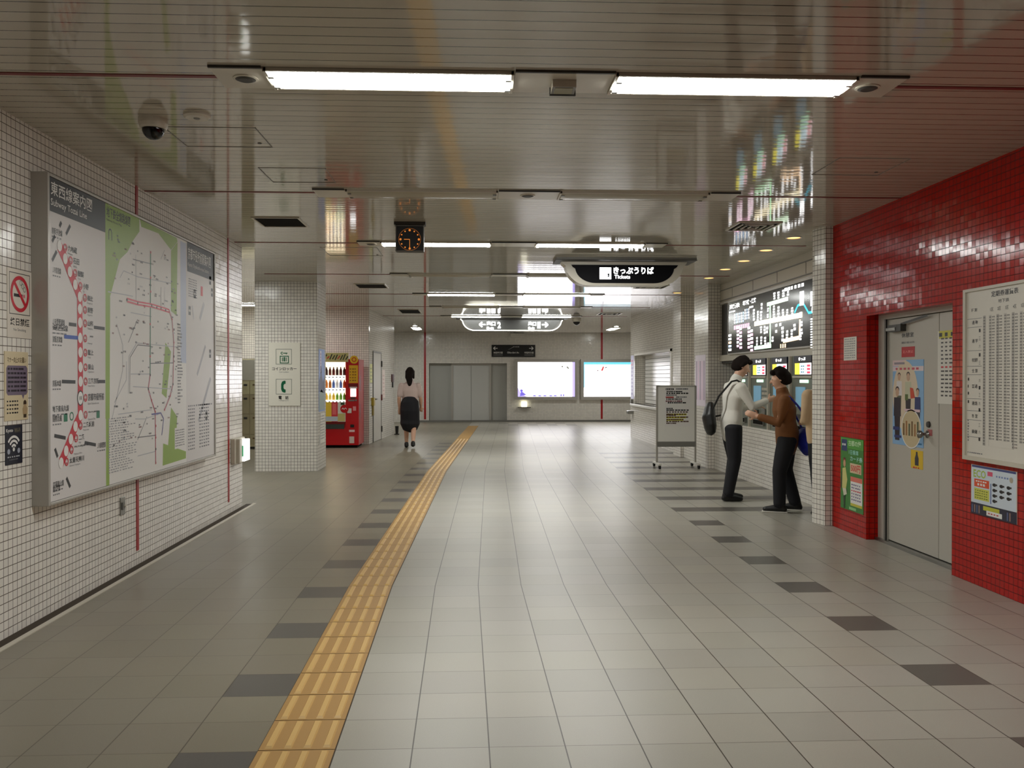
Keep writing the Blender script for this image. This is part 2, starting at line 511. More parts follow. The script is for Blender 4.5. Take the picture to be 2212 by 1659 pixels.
# right wall beyond the pillars, with the shuttered counter opening
RX = 3.95
w = MB()
wy0, wy1, wz0, wz1 = 17.4, 21.3, 0.84, 2.0
for y0, y1, z0, z1 in ((16.7, wy0, 0, H), (wy1, 21.85, 0, H), (wy0, wy1, 0, wz0), (wy0, wy1, wz1, H)):
    w.box(RX, RX + 0.35, y0, y1, z0, z1, WHITE_TILE)
w.box(RX + 0.35, 9.0, 21.5, 21.85, 0, H, WHITE_TILE)
struct(w, 'wall_right', 'white tiled right wall with the shuttered counter')
w = MB()
w.box(RX + 0.28, RX + 0.33, wy0, wy1, wz0, wz1, GREY)
for i in range(13):
    z = wz0 + 0.02 + i * 0.088
    w.box(RX + 0.25, RX + 0.29, wy0 + 0.03, wy1 - 0.03, z, z + 0.078, WHITE_GLOSS)
sh = struct(w, 'window_1', 'counter opening closed by a pale slatted shutter', 'shutter')
w = MB(); w.box(RX - 0.1, RX + 0.1, wy0 - 0.1, wy1 + 0.12, wz0 - 0.05, wz0, WHITE_GLOSS); w.build('window_sill', sh, bevel=0.008)
w = MB(); w.box(RX - 0.015, RX + 0.05, wy0 - 0.12, wy0, wz0, wz1 + 0.05, WHITE); w.box(RX - 0.015, RX + 0.05, wy0 - 0.12, wy1, wz1, wz1 + 0.05, WHITE)
w.build('window_frame', sh)
w = MB(); w.box(9.1, 9.4, -6, 29.6, 0, H, WHITE_TILE)
struct(w, 'wall_far_right', 'far end wall of the right side passage')

# red wall with the door recess
REDX = 3.57
dy0, dy1, dz1 = 6.40, 7.83, 2.03
w = MB()
for y0, y1, z0, z1 in ((-6, dy0, 0, H), (dy1, 8.58, 0, H), (dy0, dy1, dz1, H)):
    w.box(REDX, REDX + 0.4, y0, y1, z0, z1, RED_TILE)
struct(w, 'wall_red', 'glossy red tiled wall around the grey door')
w = MB(); w.box(REDX + 0.4, REDX + 0.5, 6.0, 8.3, 0, H, DARKGREY)
struct(w, 'wall_behind_door', 'plain wall closing the red wall behind the door')
# wall behind the photographer
w = MB(); w.box(-9.3, 9.4, -6.3, -6.0, 0, H, WHITE_TILE)
struct(w, 'wall_rear', 'white tiled wall closing the concourse behind the viewpoint')

# ticket hall wall: upper fascia, bands, base
TX = 4.0
w = MB()
w.box(TX, TX + 0.3, 8.8, 14.05, 2.64, H, CREAM)
w.box(TX + 0.02, TX + 0.3, 8.8, 14.05, 1.70, 2.64, DARKGREY)
w.box(TX + 0.22, TX + 0.3, 8.8, 14.05, 0.8, 1.70, DARKGREY)
w.box(3.9, TX + 0.3, 8.8, 14.05, 0, 0.78, WHITE_TILE)
for z in (2.86, 2.70):
    w.box(TX - 0.012, TX, 8.8, 14.05, z, z + 0.012, GREY)
for y in (9.4, 10.4, 11.4, 12.4, 13.4):
    w.box(TX - 0.003, TX, y, y + 0.008, 2.72, 2.86, DARKGREY)
w.box(TX - 0.03, TX, 8.8, 14.05, 2.64, 2.67, ALU)
w.box(TX - 0.02, TX + 0.02, 8.8, 14.05, 1.735, 1.83, CREAM)
struct(w, 'wall_ticket', 'wall of the ticket machine bay with cream fascia panels')

# red strips on the ceiling in line with the lamp rows
rows = [(4.45, 0), (7.2, 0), (9.87, 0), (12.85, 0.08), (15.85, 0.2), (18.65, 0.36), (21.45, 0.49)]
for i, (y, s) in enumerate(rows):
    w = MB()
    xl = LWX if y < 10.2 else -3.0
    w.box(xl, -1.26 + s, y - 0.017, y + 0.017, H - 0.004, H, MAROON)
    w.box(2.17 + s, REDX if y < 8.6 else 3.79, y - 0.017, y + 0.017, H - 0.004, H, MAROON)
    struct(w, 'trim_%d' % (6 + i), 'red ceiling strip at both ends of the %s lamp row' % ['nearest', 'second', 'third', 'fourth', 'fifth', 'sixth', 'seventh'][i], 'trim')

# ================================================================== CEILING FITTINGS
def lamp_mesh(x0, y, lit):
    """diffuser trough 1.19 x 0.25 hanging a little below its frame"""
    m = MB(); W = 0.125; n = 10; L = 1.19
    prof = [(-W + 2 * W * i / n, -0.009 - 0.019 * math.sin(math.pi * i / n) ** 0.6) for i in range(n + 1)]
    mt = LIT if lit else UNLIT
    vs = [(x0, y + a, H + b) for a, b in prof] + [(x0 + L, y + a, H + b) for a, b in prof]
    fs = [(i, i + 1, n + 2 + i, n + 1 + i) for i in range(n)]
    fs += [tuple(range(n + 1)), tuple(reversed(range(n + 1, 2 * n + 2)))]
    m.mesh(vs, fs, mt)
    return m
ordn = ['nearest', 'second', 'third', 'fourth', 'fifth', 'sixth', 'seventh']
LIT_ROWS = {0, 2, 4, 6}
def ceiling_light(x0, y, lit, label, turn=0.0):
    t = thing('ceiling_light', label, 'ceiling light', (x0 + 0.595, y, H), 'fluorescent ceiling lights')
    t.rotation_euler[2] = turn
    f = MB(); g = 0.14
    f.box(x0 - 0.012, x0 + 1.202, y - g, y - g + 0.014, H - 0.016, H, CREAM); f.box(x0 - 0.012, x0 + 1.202, y + g - 0.014, y + g, H - 0.016, H, CREAM)
    f.box(x0 - 0.016, x0, y - g, y + g, H - 0.02, H, CREAM); f.box(x0 + 1.19, x0 + 1.206, y - g, y + g, H - 0.02, H, CREAM)
    f.build('frame', t)
    lamp_mesh(x0, y, lit).build('diffuser', t, smooth=False)
    for xx in (x0 + 0.012, x0 + 1.178):
        for yy in (y - 0.075, y + 0.075):
            c = MB(); c.box(xx - 0.014, xx + 0.014, yy - 0.012, yy + 0.012, H - 0.03, H - 0.012, STEEL); c.build('clip', t)
def end_panel(x0, x1, y, label):
    t = thing('ceiling_panel', label, 'ceiling panel', ((x0 + x1) / 2, y, H), 'cover panels in the lamp rows')
    m = MB(); m.box(x0, x1, y - 0.15, y + 0.15, H - 0.008, H, CREAM); m.box(x0, x1, y - 0.165, y - 0.15, H - 0.012, H, DARKGREY)
    m.build('cover_plate', t)
    return t
def round_detector(t, x, y, name='detector'):
    d = MB(); d.lathe((x, y, H - 0.008), [(0.05, 0), (0.05, -0.006), (0.035, -0.012), (0, -0.012)], DARKGREY, 20); d.lathe((x, y, H - 0.008), [(0.062, 0), (0.062, -0.004), (0.05, -0.006)], CREAM, 20)
    d.build(name, t)
for i, (y, s) in enumerate(rows):
    lit = i in LIT_ROWS
    st = 'lit' if lit else 'unlit'
    ceiling_light(-1.0 + s, y, lit, '%s fluorescent ceiling light, left one of the %s lamp row' % (st, ordn[i]))
    ceiling_light(0.72 + s, y, lit, '%s fluorescent ceiling light, right one of the %s lamp row' % (st, ordn[i]))
    a = end_panel(-1.27 + s, -1.018 + s, y, 'cream cover panel at the left end of the %s lamp row' % ordn[i])
    if i in (0, 2): round_detector(a, -1.13 + s, y)
    b = end_panel(0.21 + s, 0.702 + s, y, 'cream cover panel between the two lamps of the %s row' % ordn[i])
    if i == 1: round_detector(b, 0.45 + s, y)
    if i == 0:
        d = MB(); d.box(0.4, 0.52, y - 0.055, y + 0.065, H - 0.045, H - 0.008, CREAM, {'z-': GREY}); d.box(0.415, 0.505, y - 0.04, y + 0.05, H - 0.047, H - 0.044, mat('sensor_olive', (150, 144, 112), 0.5))
        d.box(0.395, 0.53, y + 0.065, y + 0.078, H - 0.05, H - 0.008, DARKGREY)
        d.build('square_sensor', b, bevel=0.003)
    c = end_panel(1.928 + s, 2.17 + s, y, 'cream cover panel at the right end of the %s lamp row' % ordn[i])
    if i == 0: round_detector(c, 2.03 + s, y)
# two lamps over the cross passage, one in the alcove; the last three are unseen, added as fill light
for x, y, lab in ((-2.29, 26.6, 'lit ceiling lamp over the end passage, left of the recess'), (3.68, 26.6, 'lit ceiling lamp over the end passage, above the right advertisement'),
                  (-4.95, 18.25, 'lit ceiling lamp in the locker alcove behind the left wall'), (-4.52, 12.4, 'added fill lamp out of view behind the left wall, nearer the pillar'), (-6.25, 12.4, 'added fill lamp out of view behind the left wall, farther from the pillar'), (-5.0, 26.0, 'added fill lamp out of view in the left end passage')):
    ceiling_light(x, y, True, lab, math.pi / 2 if y == 26.6 else 0.0)

def dome_camera(x, y, r, label):
    t = thing('security_camera', label, 'security camera', (x, y, H))
    b = MB(); b.lathe((x, y, H), [(r * 1.05, 0), (r * 1.05, -0.03), (r * 0.98, -r * 0.62), (r * 0.9, -r * 0.75), (0.0, -r * 0.75)], CREAM, 28); b.build('housing', t, smooth=False)
    g = MB(); g.lathe((x, y, H - r * 0.75), [(r * 0.8, 0.002)] + [(r * 0.8 * math.cos(k * math.pi / 16), -r * 0.8 * math.sin(k * math.pi / 16)) for k in range(9)], GLASS_BLACK, 24); g.build('dome', t, smooth=True)
dome_camera(-1.85, 5.2, 0.078, 'cream dome security camera on the ceiling near the left wall')
dome_camera(2.63, 22.2, 0.11, 'small dark dome camera on the ceiling beside the exit sign')
t = thing('smoke_detector', 'flat round cream detector on the ceiling right of the dome camera', 'smoke detector', (-1.57, 5.1, H))
m = MB(); m.lathe((-1.57, 5.1, H), [(0.075, 0), (0.075, -0.012), (0.062, -0.022), (0, -0.022)], CREAM, 28); m.build('cover', t)
m = MB(); m.lathe((-1.57, 5.1, H - 0.022), [(0.02, 0), (0.015, -0.004), (0, -0.004)], GREY, 14); m.build('sensor_button', t)

def vent(x0, y0, x1, y1, label, slats=0, dark=True):
    t = thing('ceiling_vent', label, 'air vent', ((x0 + x1) / 2, (y0 + y1) / 2, H), 'air vents in the ceiling')
    m = MB(); m.box(x0, x1, y0, y1, H - 0.003, H, VOID); m.build('dark_opening', t)
    f = MB(); w = 0.018
    for a in ((x0 - w, x1 + w, y0 - w, y0), (x0 - w, x1 + w, y1, y1 + w), (x0 - w, x0, y0, y1), (x1, x1 + w, y0, y1)):
        f.box(*a, H - 0.01, H, CREAM)
    f.build('rim', t)
    for k in range(slats):
        s = MB(); e = (k + 0.7) * min(x1 - x0, y1 - y0) / (2 * slats + 1)
        for a in ((x0 + e, x1 - e, y0 + e, y0 + e + 0.012), (x0 + e, x1 - e, y1 - e - 0.012, y1 - e), (x0 + e, x0 + e + 0.012, y0 + e, y1 - e), (x1 - e - 0.012, x1 - e, y0 + e, y1 - e)):
            s.box(*a, H - 0.016, H - 0.004, CREAM)
        s.build('louvre', t)
vent(-2.05, 8.33, -1.64, 8.8, 'square dark ceiling vent opening left of the clock')
vent(2.58, 8.38, 2.97, 8.82, 'square louvred ceiling vent near the red wall', 3)
vent(-1.88, 14.15, -1.42, 14.75, 'dark ceiling vent right of the locker pillar')
vent(-1.63, 19.4, -1.2, 20.5, 'dark ceiling vent before the service door')
vent(2.7, 14.1, 3.16, 14.6, 'louvred ceiling vent beyond the tickets sign', 2)
vent(2.95, 20.2, 3.45, 20.8, 'louvred ceiling vent by the shuttered counter', 2)
def hatch(x0, y0, x1, y1, label):
    t = thing('access_hatch', label, 'access hatch', ((x0 + x1) / 2, (y0 + y1) / 2, H), 'access hatches in the ceiling')
    m = MB(); w = 0.006
    for a in ((x0, x1, y0, y0 + w), (x0, x1, y1 - w, y1), (x0, x0 + w, y0, y1), (x1 - w, x1, y0, y1)):
        m.box(*a, H - 0.003, H, GREY)
    m.build('edge_frame', t)
    m = MB(); m.lathe((x1 - 0.06, y1 - 0.1, H), [(0.014, 0), (0.012, -0.004), (0, -0.004)], DARKGREY, 12); m.build('latch', t)
hatch(-1.53, 6.36, -1.05, 6.83, 'square ceiling hatch ahead of the dome camera')
hatch(-1.85, 5.35, -1.3, 5.8, 'faint ceiling hatch beside the dome camera')
hatch(-1.75, 10.2, -1.1, 10.9, 'ceiling hatch left of the third lamp row')
hatch(2.5, 5.9, 3.0, 6.4, 'ceiling hatch near the red wall')
DL = mat('downlight_glow', (255, 190, 120), 0.3, 0, 2.2, (255, 176, 96))
for i, (x, y) in enumerate(((3.43, 9.27), (3.44, 10.19), (3.47, 11.13), (3.48, 12.0), (3.54, 13.06), (3.6, 15.36))):
    t = thing('downlight', 'warm round downlight, %s' % ['nearest of the row before the ticket machines', 'second of the row before the ticket machines', 'third of the row before the ticket machines', 'fourth of the row before the ticket machines', 'fifth of the row before the ticket machines', 'by itself past the fare board pillar'][i], 'downlight', (x, y, H), 'downlights by the ticket machines')
    m = MB(); m.lathe((x, y, H), [(0.085, 0), (0.085, -0.006), (0.07, -0.008), (0.068, 0.0)], WHITE, 24); m.build('ring', t)
    m = MB(); m.lathe((x, y, H - 0.003), [(0.068, 0), (0, -0.0005)], DL, 24); m.build('lamp', t)
t = thing('wall_speaker', 'small pale box fixed high on the end wall', 'speaker', (1.47, BY - 0.1, 2.85))
m = MB(); m.box(1.25, 1.72, BY - 0.12, BY, 2.84, 2.95, WHITE); m.build('box', t, bevel=0.01)

# ------------------------------------------------------------------ clock
cx_, cy_ = -0.604, 8.5
t = thing('hanging_clock', 'square dark clock with lit dots hung from the ceiling', 'clock', (cx_, cy_, H))
m = MB(); m.box(cx_ - 0.15, cx_ + 0.15, cy_ - 0.01, cy_ + 0.1, H - 0.03, H, DARKGREY); m.build('bracket', t)
m = MB(); m.box(cx_ - 0.136, cx_ + 0.136, cy_, cy_ + 0.09, 2.685, 2.94, DARKGREY, {'y-': BLACK}); m.build('case', t, bevel=0.004)
F = FY(cy_)
m = MB(); m.border(F, cx_ - 0.136, 2.685, cx_ + 0.136, 2.935, 0.008, 0.004, GREY); m.build('bezel', t)
m = MB(); AMB = em(255, 150, 60, 0.4)
ccz = 2.80
for k in range(12):
    a = k * math.pi / 6
    m.disc(F, cx_ + 0.088 * math.sin(a), ccz + 0.088 * math.cos(a), 0.007 if k % 3 else 0.011, 0.003, AMB, 10)
for k in range(60):
    a = k * math.pi / 30
    m.disc(F, cx_ + 0.105 * math.sin(a), ccz + 0.105 * math.cos(a), 0.0025, 0.003, AMB, 6)
m.build('dial_dots', t)
m = MB()
m.line(F, (cx_, ccz), (cx_ - 0.055, ccz), 0.006, 0.0035, AMB); m.line(F, (cx_, ccz), (cx_, ccz - 0.085), 0.005, 0.0037, AMB)
m.build('clock_hands', t)

# ------------------------------------------------------------------ boat-shaped hanging signs
def boat(x0, x1, zt, zb, r):
    pts = [(x0, zt), (x0 + 0.02, zt - 0.03)]
    n = 10
    for i in range(n + 1):
        a = math.pi * 0.97 - (math.pi * 0.47) * i / n
        pts.append((x0 + 0.05 + r + r * math.cos(a), zb + (zt - 0.03 - zb) * (1 - math.sin(a)) ** 1.0))
    right = [(x1 - (p[0] - x0), p[1]) for p in reversed(pts)]
    return pts + right
def hanging_sign(yf, x0, x1, label, body_m, panel_m, deco, edge_m=None, th=0.22):
    t = thing('hanging_sign', label, 'sign', ((x0 + x1) / 2, yf, H))
    cxm = (x0 + x1) / 2
    m = MB(); m.box(x0, x1, yf - 0.16, yf + th + 0.1, 2.942, H, GREY); m.box(x0 - 0.005, x1 + 0.005, yf - 0.17, yf + th + 0.11, 2.935, 2.943, DARKGREY); m.build('ceiling_plate', t)
    F = FY(yf)
    m = MB(); m.prism(F, boat(x0 + 0.08, x1 - 0.08, 2.935, 2.635, 0.3), -th, 0, body_m); m.build('body', t)
    m = MB(); m.poly(F, boat(x0 + 0.2, x1 - 0.2, 2.895, 2.665, 0.26), 0.004, panel_m); m.build('front_panel', t)
    if edge_m:
        m = MB(); pts = boat(x0 + 0.1, x1 - 0.1, 2.93, 2.645, 0.3)
        m.path(F, pts[:-1], 0.02, 0.006, edge_m); m.build('lit_rim', t)
    for i in range(2 if edge_m else 1):
        m = MB(); deco(m, F, cxm, i); m.build('lettering', t)
LITW = em(255, 255, 255, 2.6)
PANEL_BLACK = mat('sign_black_panel', (12, 12, 17), 0.6, spec=0.15)
def deco1(m, F, c, i):
    a0, b0 = (1.6,2.714); a1, b1 = (1.747,2.861)
    m.rect(F, a0, b0, a1, b1, 0.006, LITW)
    m.border(F, a0 + 0.028, b0 + 0.03, a1 - 0.02, b1 - 0.03, 0.008, 0.007, em(150, 160, 170, 0.7))
    m.disc(F, a1 - 0.035, b0 + 0.06, 0.012, 0.0075, BLACK); m.line(F, (a1 - 0.035, b0 + 0.07), (a1 - 0.035, b0 + 0.025), 0.014, 0.0075, BLACK)
    a0, b0 = (1.776,2.78); a1, b1 = (2.289,2.87)
    m.text(F, 'きっぷうりば', a0, b0, a1, b1, 0.006, LITW, 0.03)
    a0, b0 = (1.788,2.721); a1, b1 = (1.988,2.769)
    m.text(F, 'Tickets', a0, b0, a1, b1, 0.006, LITW, 0.02)
hanging_sign(11.05, 1.04, 2.80, 'boat shaped black sign for tickets hung from the ceiling, きっぷうりば', CREAM, PANEL_BLACK, deco1)
def arrow(m, F, a, b, s, d, w, c, mt):
    m.line(F, (a - d * s, b), (a + d * s, b), w, c, mt)
    m.line(F, (a + d * s, b), (a + d * s * 0.1, b + s * 0.8), w, c + 0.0003, mt); m.line(F, (a + d * s, b), (a + d * s * 0.1, b - s * 0.8), w, c + 0.0006, mt)
def deco2(m, F, c, i):
    W = em(255, 255, 250, 4.0)
    for d, xa, xt0, xt1, xn in (((-1, 1041, 1050, 1069, 1077), (1, 1176, 1140, 1157, 1163))[i],):
        pa = (xa - 1105) * 0.0115 + c
        arrow(m, F, pa, 2.79, 0.075, d, 0.03, 0.006, W)
        p0, p1 = (xt0 - 1105) * 0.0115 + c, (xt1 - 1105) * 0.0115 + c
        m.text(F, '出口', p0, 2.76, p1, 2.87, 0.006, W, 0.04)
        m.text(F, 'Exit', p0, 2.675, p1 - 0.04, 2.735, 0.006, W, 0.03)
        pn = (xn - 1105) * 0.0115 + c
        m.text(F, '2' if d < 0 else '1', pn - 0.04, 2.70, pn + 0.04, 2.86, 0.006, W, 0.04)
hanging_sign(21.85, -0.4, 2.36, 'boat shaped exit sign with glowing white rim and arrows hung from the ceiling', DARKGREY, mat('sign_grey_panel', (60, 60, 58), 0.3), deco2, em(255, 252, 235, 3.0))

# ================================================================== LEFT WALL
B0, B1, BZ0, BZ1 = 5.366, 8.80, 0.70, 2.70
t = thing('map_board', 'large aluminium framed board of three subway maps on the left tiled wall', 'map board', (LWX, (B0 + B1) / 2, BZ0))
m = MB()
x0, x1 = LWX, LWX + 0.1
f = 0.03
m.box(x0, x1, B0, B0 + f, BZ0, BZ1, ALU); m.box(x0, x1, B1 - f, B1, BZ0, BZ1, ALU)
m.box(x0, x1, B0 + f, B1 - f, BZ0, BZ0 + 0.018, ALU); m.box(x0, x1, B0 + f, B1 - f, BZ1 - 0.018, BZ1, ALU)
m.build('frame', t, bevel=0.004)
m = MB(); m.box(x0, x1 - 0.012, B0 + f, B1 - f, BZ0 + 0.018, BZ1 - 0.018, DARKGREY); m.build('backing', t)
F = FX(x1 - 0.01, 1)
PW = pm(226, 222, 220); PG = pm(150, 182, 74); PB = pm(26, 27, 30); PR = pm(206, 28, 52); PGR = pm(120, 120, 124); PLG = pm(196, 198, 202)
PTEAL = pm(20, 120, 84); PBLUE = pm(40, 84, 176); PWH = pm(240, 238, 234)
za, zb = BZ0 + 0.02, BZ1 - 0.02
# -- line map of the Tozai line
m = MB()
p0, p1 = B0 + f, 6.215
m.rect(F, p0, za, p1, zb, 0, PW)
m.rect(F, p0, 2.475, p1, zb, 0.001, PB)
m.text(F, '東西線案内図', 5.425, 2.575, 6.0, 2.66, 0.002, PWH, 0.01)
m.text(F, 'Subway Tozai Line', 5.425, 2.5, 5.92, 2.555, 0.002, PWH, 0.005)
ST = [(5.536,2.281), (5.611,2.212), (5.674,2.139), (5.748,2.065), (5.814,1.994), (5.814,1.915), (5.816,1.827), (5.816,1.728), (5.818,1.635), (5.819,1.539), (5.82,1.446), (5.817,1.338), (5.818,1.227), (5.744,1.159), (5.679,1.082), (5.614,1.013), (5.546,0.944)]
NAMES = ['六地蔵', '石田', '醍醐', '小野', '椥辻', '東野', '山科', '御陵', '蹴上', '東山', '三条京阪', '京都市役所前', '烏丸御池', '二条城前', '二条', '西大路御池', '太秦天神川']
ROMAN = ['Rokujizo', 'Ishida', 'Daigo', 'Ono', 'Nagitsuji', 'Higashino', 'Yamashina', 'Misasagi', 'Keage', 'Higashiyama', 'Sanjo Keihan', 'Kyoto Shiyakusho-mae', 'Karasuma Oike', 'Nijojo-mae', 'Nijo', 'Nishioji Oike', 'Uzumasa Tenjingawa']
m.path(F, ST, 0.075, 0.001, PR)
for i, (a, b) in enumerate(ST):
    r = 0.031
    if i == 11:
        m.disc(F, a, b, 0.045, 0.0016, PB, 24, 0.05); m.disc(F, a, b, 0.037, 0.002, PWH, 24, 0.042)
        m.text(F, '当駅', a - 0.024, b - 0.012, a + 0.024, b + 0.014, 0.0024, PB)
    else:
        m.disc(F, a, b, r, 0.002, PWH, 18, 0.034)
    d = 0.075
    m.ring(F, a + d, b, 0.018, 0.026, 0.0022, PR, 18); m.text(F, 'T', a + d - 0.006, b + 0.001, a + d + 0.006, b + 0.013, 0.0022, PR); m.dashes(F, a + d - 0.012, a + d + 0.014, b - 0.012, 0.008, 0.0022, PR, 2)
    L = 0.042 * len(NAMES[i])
    big = 1.3 if i == 11 else 1.0
    m.text(F, NAMES[i], a + 0.112, b - 0.016 * big, a + 0.112 + L, b + 0.022 * big, 0.002, PB, 0.01)
    m.text(F, ROMAN[i], a + 0.112, b - 0.038 * big, a + 0.112 + 0.0085 * len(ROMAN[i]), b - 0.024 * big, 0.002, PGR)
for p, q in (((5.539,2.399), (5.563,2.432)), ((5.625,2.367), (5.683,2.432)), ((5.442,2.293), (5.478,2.335)), ((5.441,2.178), (5.501,2.243)),
             ((5.659,1.808), (5.763,1.808)), ((6.026,1.809), (6.198,1.809)), ((5.562,1.447), (5.747,1.443)), ((6.089,1.445), (6.202,1.444)),
             ((5.462,1.118), (5.609,1.094)), ((5.878,1.045), (6.049,1.017)), ((5.468,1.039), (5.503,0.985)), ((5.619,0.844), (5.67,0.78))):
    m.line(F, p, q, 0.022, 0.0012, PB)
m.line(F, (5.595,1.726), (5.789,1.727), 0.024, 0.0012, PBLUE)
for q in ((5.61,1.221), (6.087,1.222)): m.rect(F, q[0] - 0.025, q[1] - 0.025, q[0] + 0.025, q[1] + 0.025, 0.0012, PTEAL)
q = (5.693,1.226); m.ring(F, q[0], q[1], 0.02, 0.028, 0.0012, PTEAL, 16)
for s, (p, q) in (('京阪宇治線', ((5.437,2.362), (5.575,2.371))), ('ＪＲ奈良線', ((5.447,2.126), (5.555,2.127))), ('京阪京津線', ((5.443,1.705), (5.57,1.722))), ('京阪本線', ((5.441,1.436), (5.55,1.45))),
                  ('ＪＲ琵琶湖線', ((5.444,1.812), (5.602,1.828))), ('湖西線', ((5.444,1.778), (5.646,1.799))), ('地下鉄烏丸線', ((5.44,1.28), (5.655,1.304))), ('国際会館', ((5.44,1.221), (5.56,1.229))), ('ＪＲ嵯峨野線', ((6.071,1.009), (6.207,1.021))),
                  ('京福嵐山線', ((5.442,0.819), (5.582,0.834))), ('嵐山方面', ((5.442,0.794), (5.532,0.8)))):
    m.text(F, s, p[0], p[1] - 0.02, q[0], p[1] + 0.02, 0.0012, PB, 0.008)
    m.dashes(F, p[0], q[0], p[1] - 0.04, 0.008, 0.0012, PGR, 4)
tag_ = m.build('line_map_poster', t)
# -- network map
m = MB()
p0, p1 = 6.215, 7.93
m.rect(F, p0, za, p1, zb, 0, PWH)
GREENS = [[(6.22,2.676), (6.208,1.185), (6.278,1.181), (6.293,2.041), (6.466,2.324), (6.603,2.394), (6.711,2.496), (6.84,2.586), (6.841,2.692)],
          [(6.85,2.68), (6.878,2.628), (7.248,2.639), (7.544,2.547), (7.708,2.643), (7.684,2.671)], [(7.544,2.543), (7.54,2.032), (7.679,2.003), (7.708,2.639)],
          [(7.403,1.761), (7.312,1.341), (7.421,1.301), (7.537,1.689)], [(7.533,1.22), (7.439,0.819), (7.646,0.84), (7.684,1.136)],
          [(7.341,0.93), (7.329,0.749), (7.914,0.756), (7.915,0.817)]]
for i, g in enumerate(GREENS): m.poly(F, g, 0.0003 + 0.00006 * i, PG)
m.rect(F, p0, za, p0 + 0.055, 2.68, 0.00025, PG)
m.rect(F, 7.78, 1.6, 7.93, 2.66, 0.0002, pm(196, 206, 228))
m.text(F, '地下鉄全線路線図', 6.235, 2.59, 6.66, 2.665, 0.001, PB, 0.012)
m.text(F, 'Subway Route Map', 6.235, 2.56, 6.5, 2.58, 0.001, PB)
q = (6.297,2.486); m.ring(F, q[0], q[1], 0.02, 0.03, 0.001, PB, 12, 0, math.pi); m.line(F, (q[0] - 0.025, q[1]), (q[0] - 0.025, q[1] - 0.05), 0.01, 0.001, PB); m.line(F, (q[0] + 0.025, q[1]), (q[0] + 0.025, q[1] - 0.05), 0.01, 0.001, PB)
KA = [(7.072,2.46), (7.054,1.492), (7.013,1.383), (7.082,1.29), (7.163,1.196), (7.17,0.787)]
m.path(F, KA[:2], 0.016, 0.001, PTEAL); m.path(F, KA[1:], 0.016, 0.001, pm(190, 90, 110)); 
TO = [(6.592,2.042), (6.798,2.036), (7.088,2.042), (7.296,2.036), (7.494,2.029), (7.562,1.963), (7.607,1.769), (7.581,1.415), (7.511,1.318), (7.376,1.206)]
m.path(F, TO[:5], 0.034, 0.0012, pm(224, 70, 90)); m.path(F, TO[4:], 0.018, 0.0012, pm(190, 120, 130))
m.path(F, TO[:5], 0.008, 0.0016, PWH)
THIN = [[(6.709,2.357), (7.071,2.369)], [(6.465,2.191), (6.533,2.249), (6.8,2.236), (7.541,2.266)], [(6.662,1.955), (7.088,1.954)], [(6.616,1.73), (6.797,1.913)], [(6.404,1.854), (6.512,1.709), (6.51,1.524), (6.318,1.18)],
        [(6.613,1.354), (6.624,1.627), (6.777,1.733), (7.749,1.735)], [(6.639,1.353), (6.65,1.621), (6.796,1.719), (7.086,1.719)], [(6.359,1.293), (6.579,1.456), (6.58,1.592)], [(6.745,1.16), (6.933,1.151), (7.236,1.174)], [(6.79,0.999), (6.982,1.167)],
        [(6.658,1.498), (7.064,1.499)], [(6.702,1.404), (7.534,1.376)], [(7.055,1.583), (7.605,1.596)], [(6.254,2.07), (6.707,2.08)], [(6.764,2.399), (6.771,2.051)], [(7.298,2.21), (7.296,2.021)], [(7.384,2.219), (7.383,2.02)], [(6.424,1.208), (7.082,1.217)],
        [(6.79,1.017), (7.183,1.009)], [(7.299,2.436), (7.387,2.524)], [(6.789,0.876), (7.161,0.88)]]
for k, l in enumerate(THIN): m.path(F, l, 0.007, 0.00085, PLG if k % 3 else PGR)
for a, b in TO + KA + [(6.94,2.022), (7.201,2.036), (7.405,2.029), (7.608,1.88), (7.606,1.651), (7.07,2.259), (7.069,2.15), (7.057,1.893), (7.055,1.638), (7.173,1.084), (7.172,0.991), (7.171,0.898)]:
    m.disc(F, a, b, 0.011, 0.002, PB if random.random() < 0.5 else pm(200, 60, 80), 10)
m.path(F, [(7.082,1.18), (7.289,1.183), (7.354,1.131), (7.309,1.001)], 0.012, 0.0013, pm(90, 90, 160))
for _ in range(150):                        # place names too small to read
    a = random.uniform(6.32, 7.72); b = random.uniform(0.98, 2.5)
    L = random.uniform(0.02, 0.06)
    m.dashes(F, a, a + L, b, 0.012, 0.0014, random.choice([PGR, PGR, PLG, pm(90, 90, 96), pm(150, 110, 110)]), 3)
for j in range(26):
    b = 1.25 + j * 0.027
    m.dashes(F, 7.70, 7.76 + random.random() * 0.08, b, 0.012, 0.0014, PGR, 4)
for j in range(22):                         # notes in the lower left corner
    b = 0.80 + j * 0.018
    m.dashes(F, 6.25, 6.55 + random.random() * 0.25, b, 0.007, 0.0014, pm(158, 158, 162), 9)
m.rect(F, 7.62, 0.86, 7.9, 1.04, 0.0014, PWH)
for j in range(7): m.dashes(F, 7.64, 7.88, 0.88 + j * 0.022, 0.01, 0.0018, PGR, 6)
m.build('network_map_poster', t)
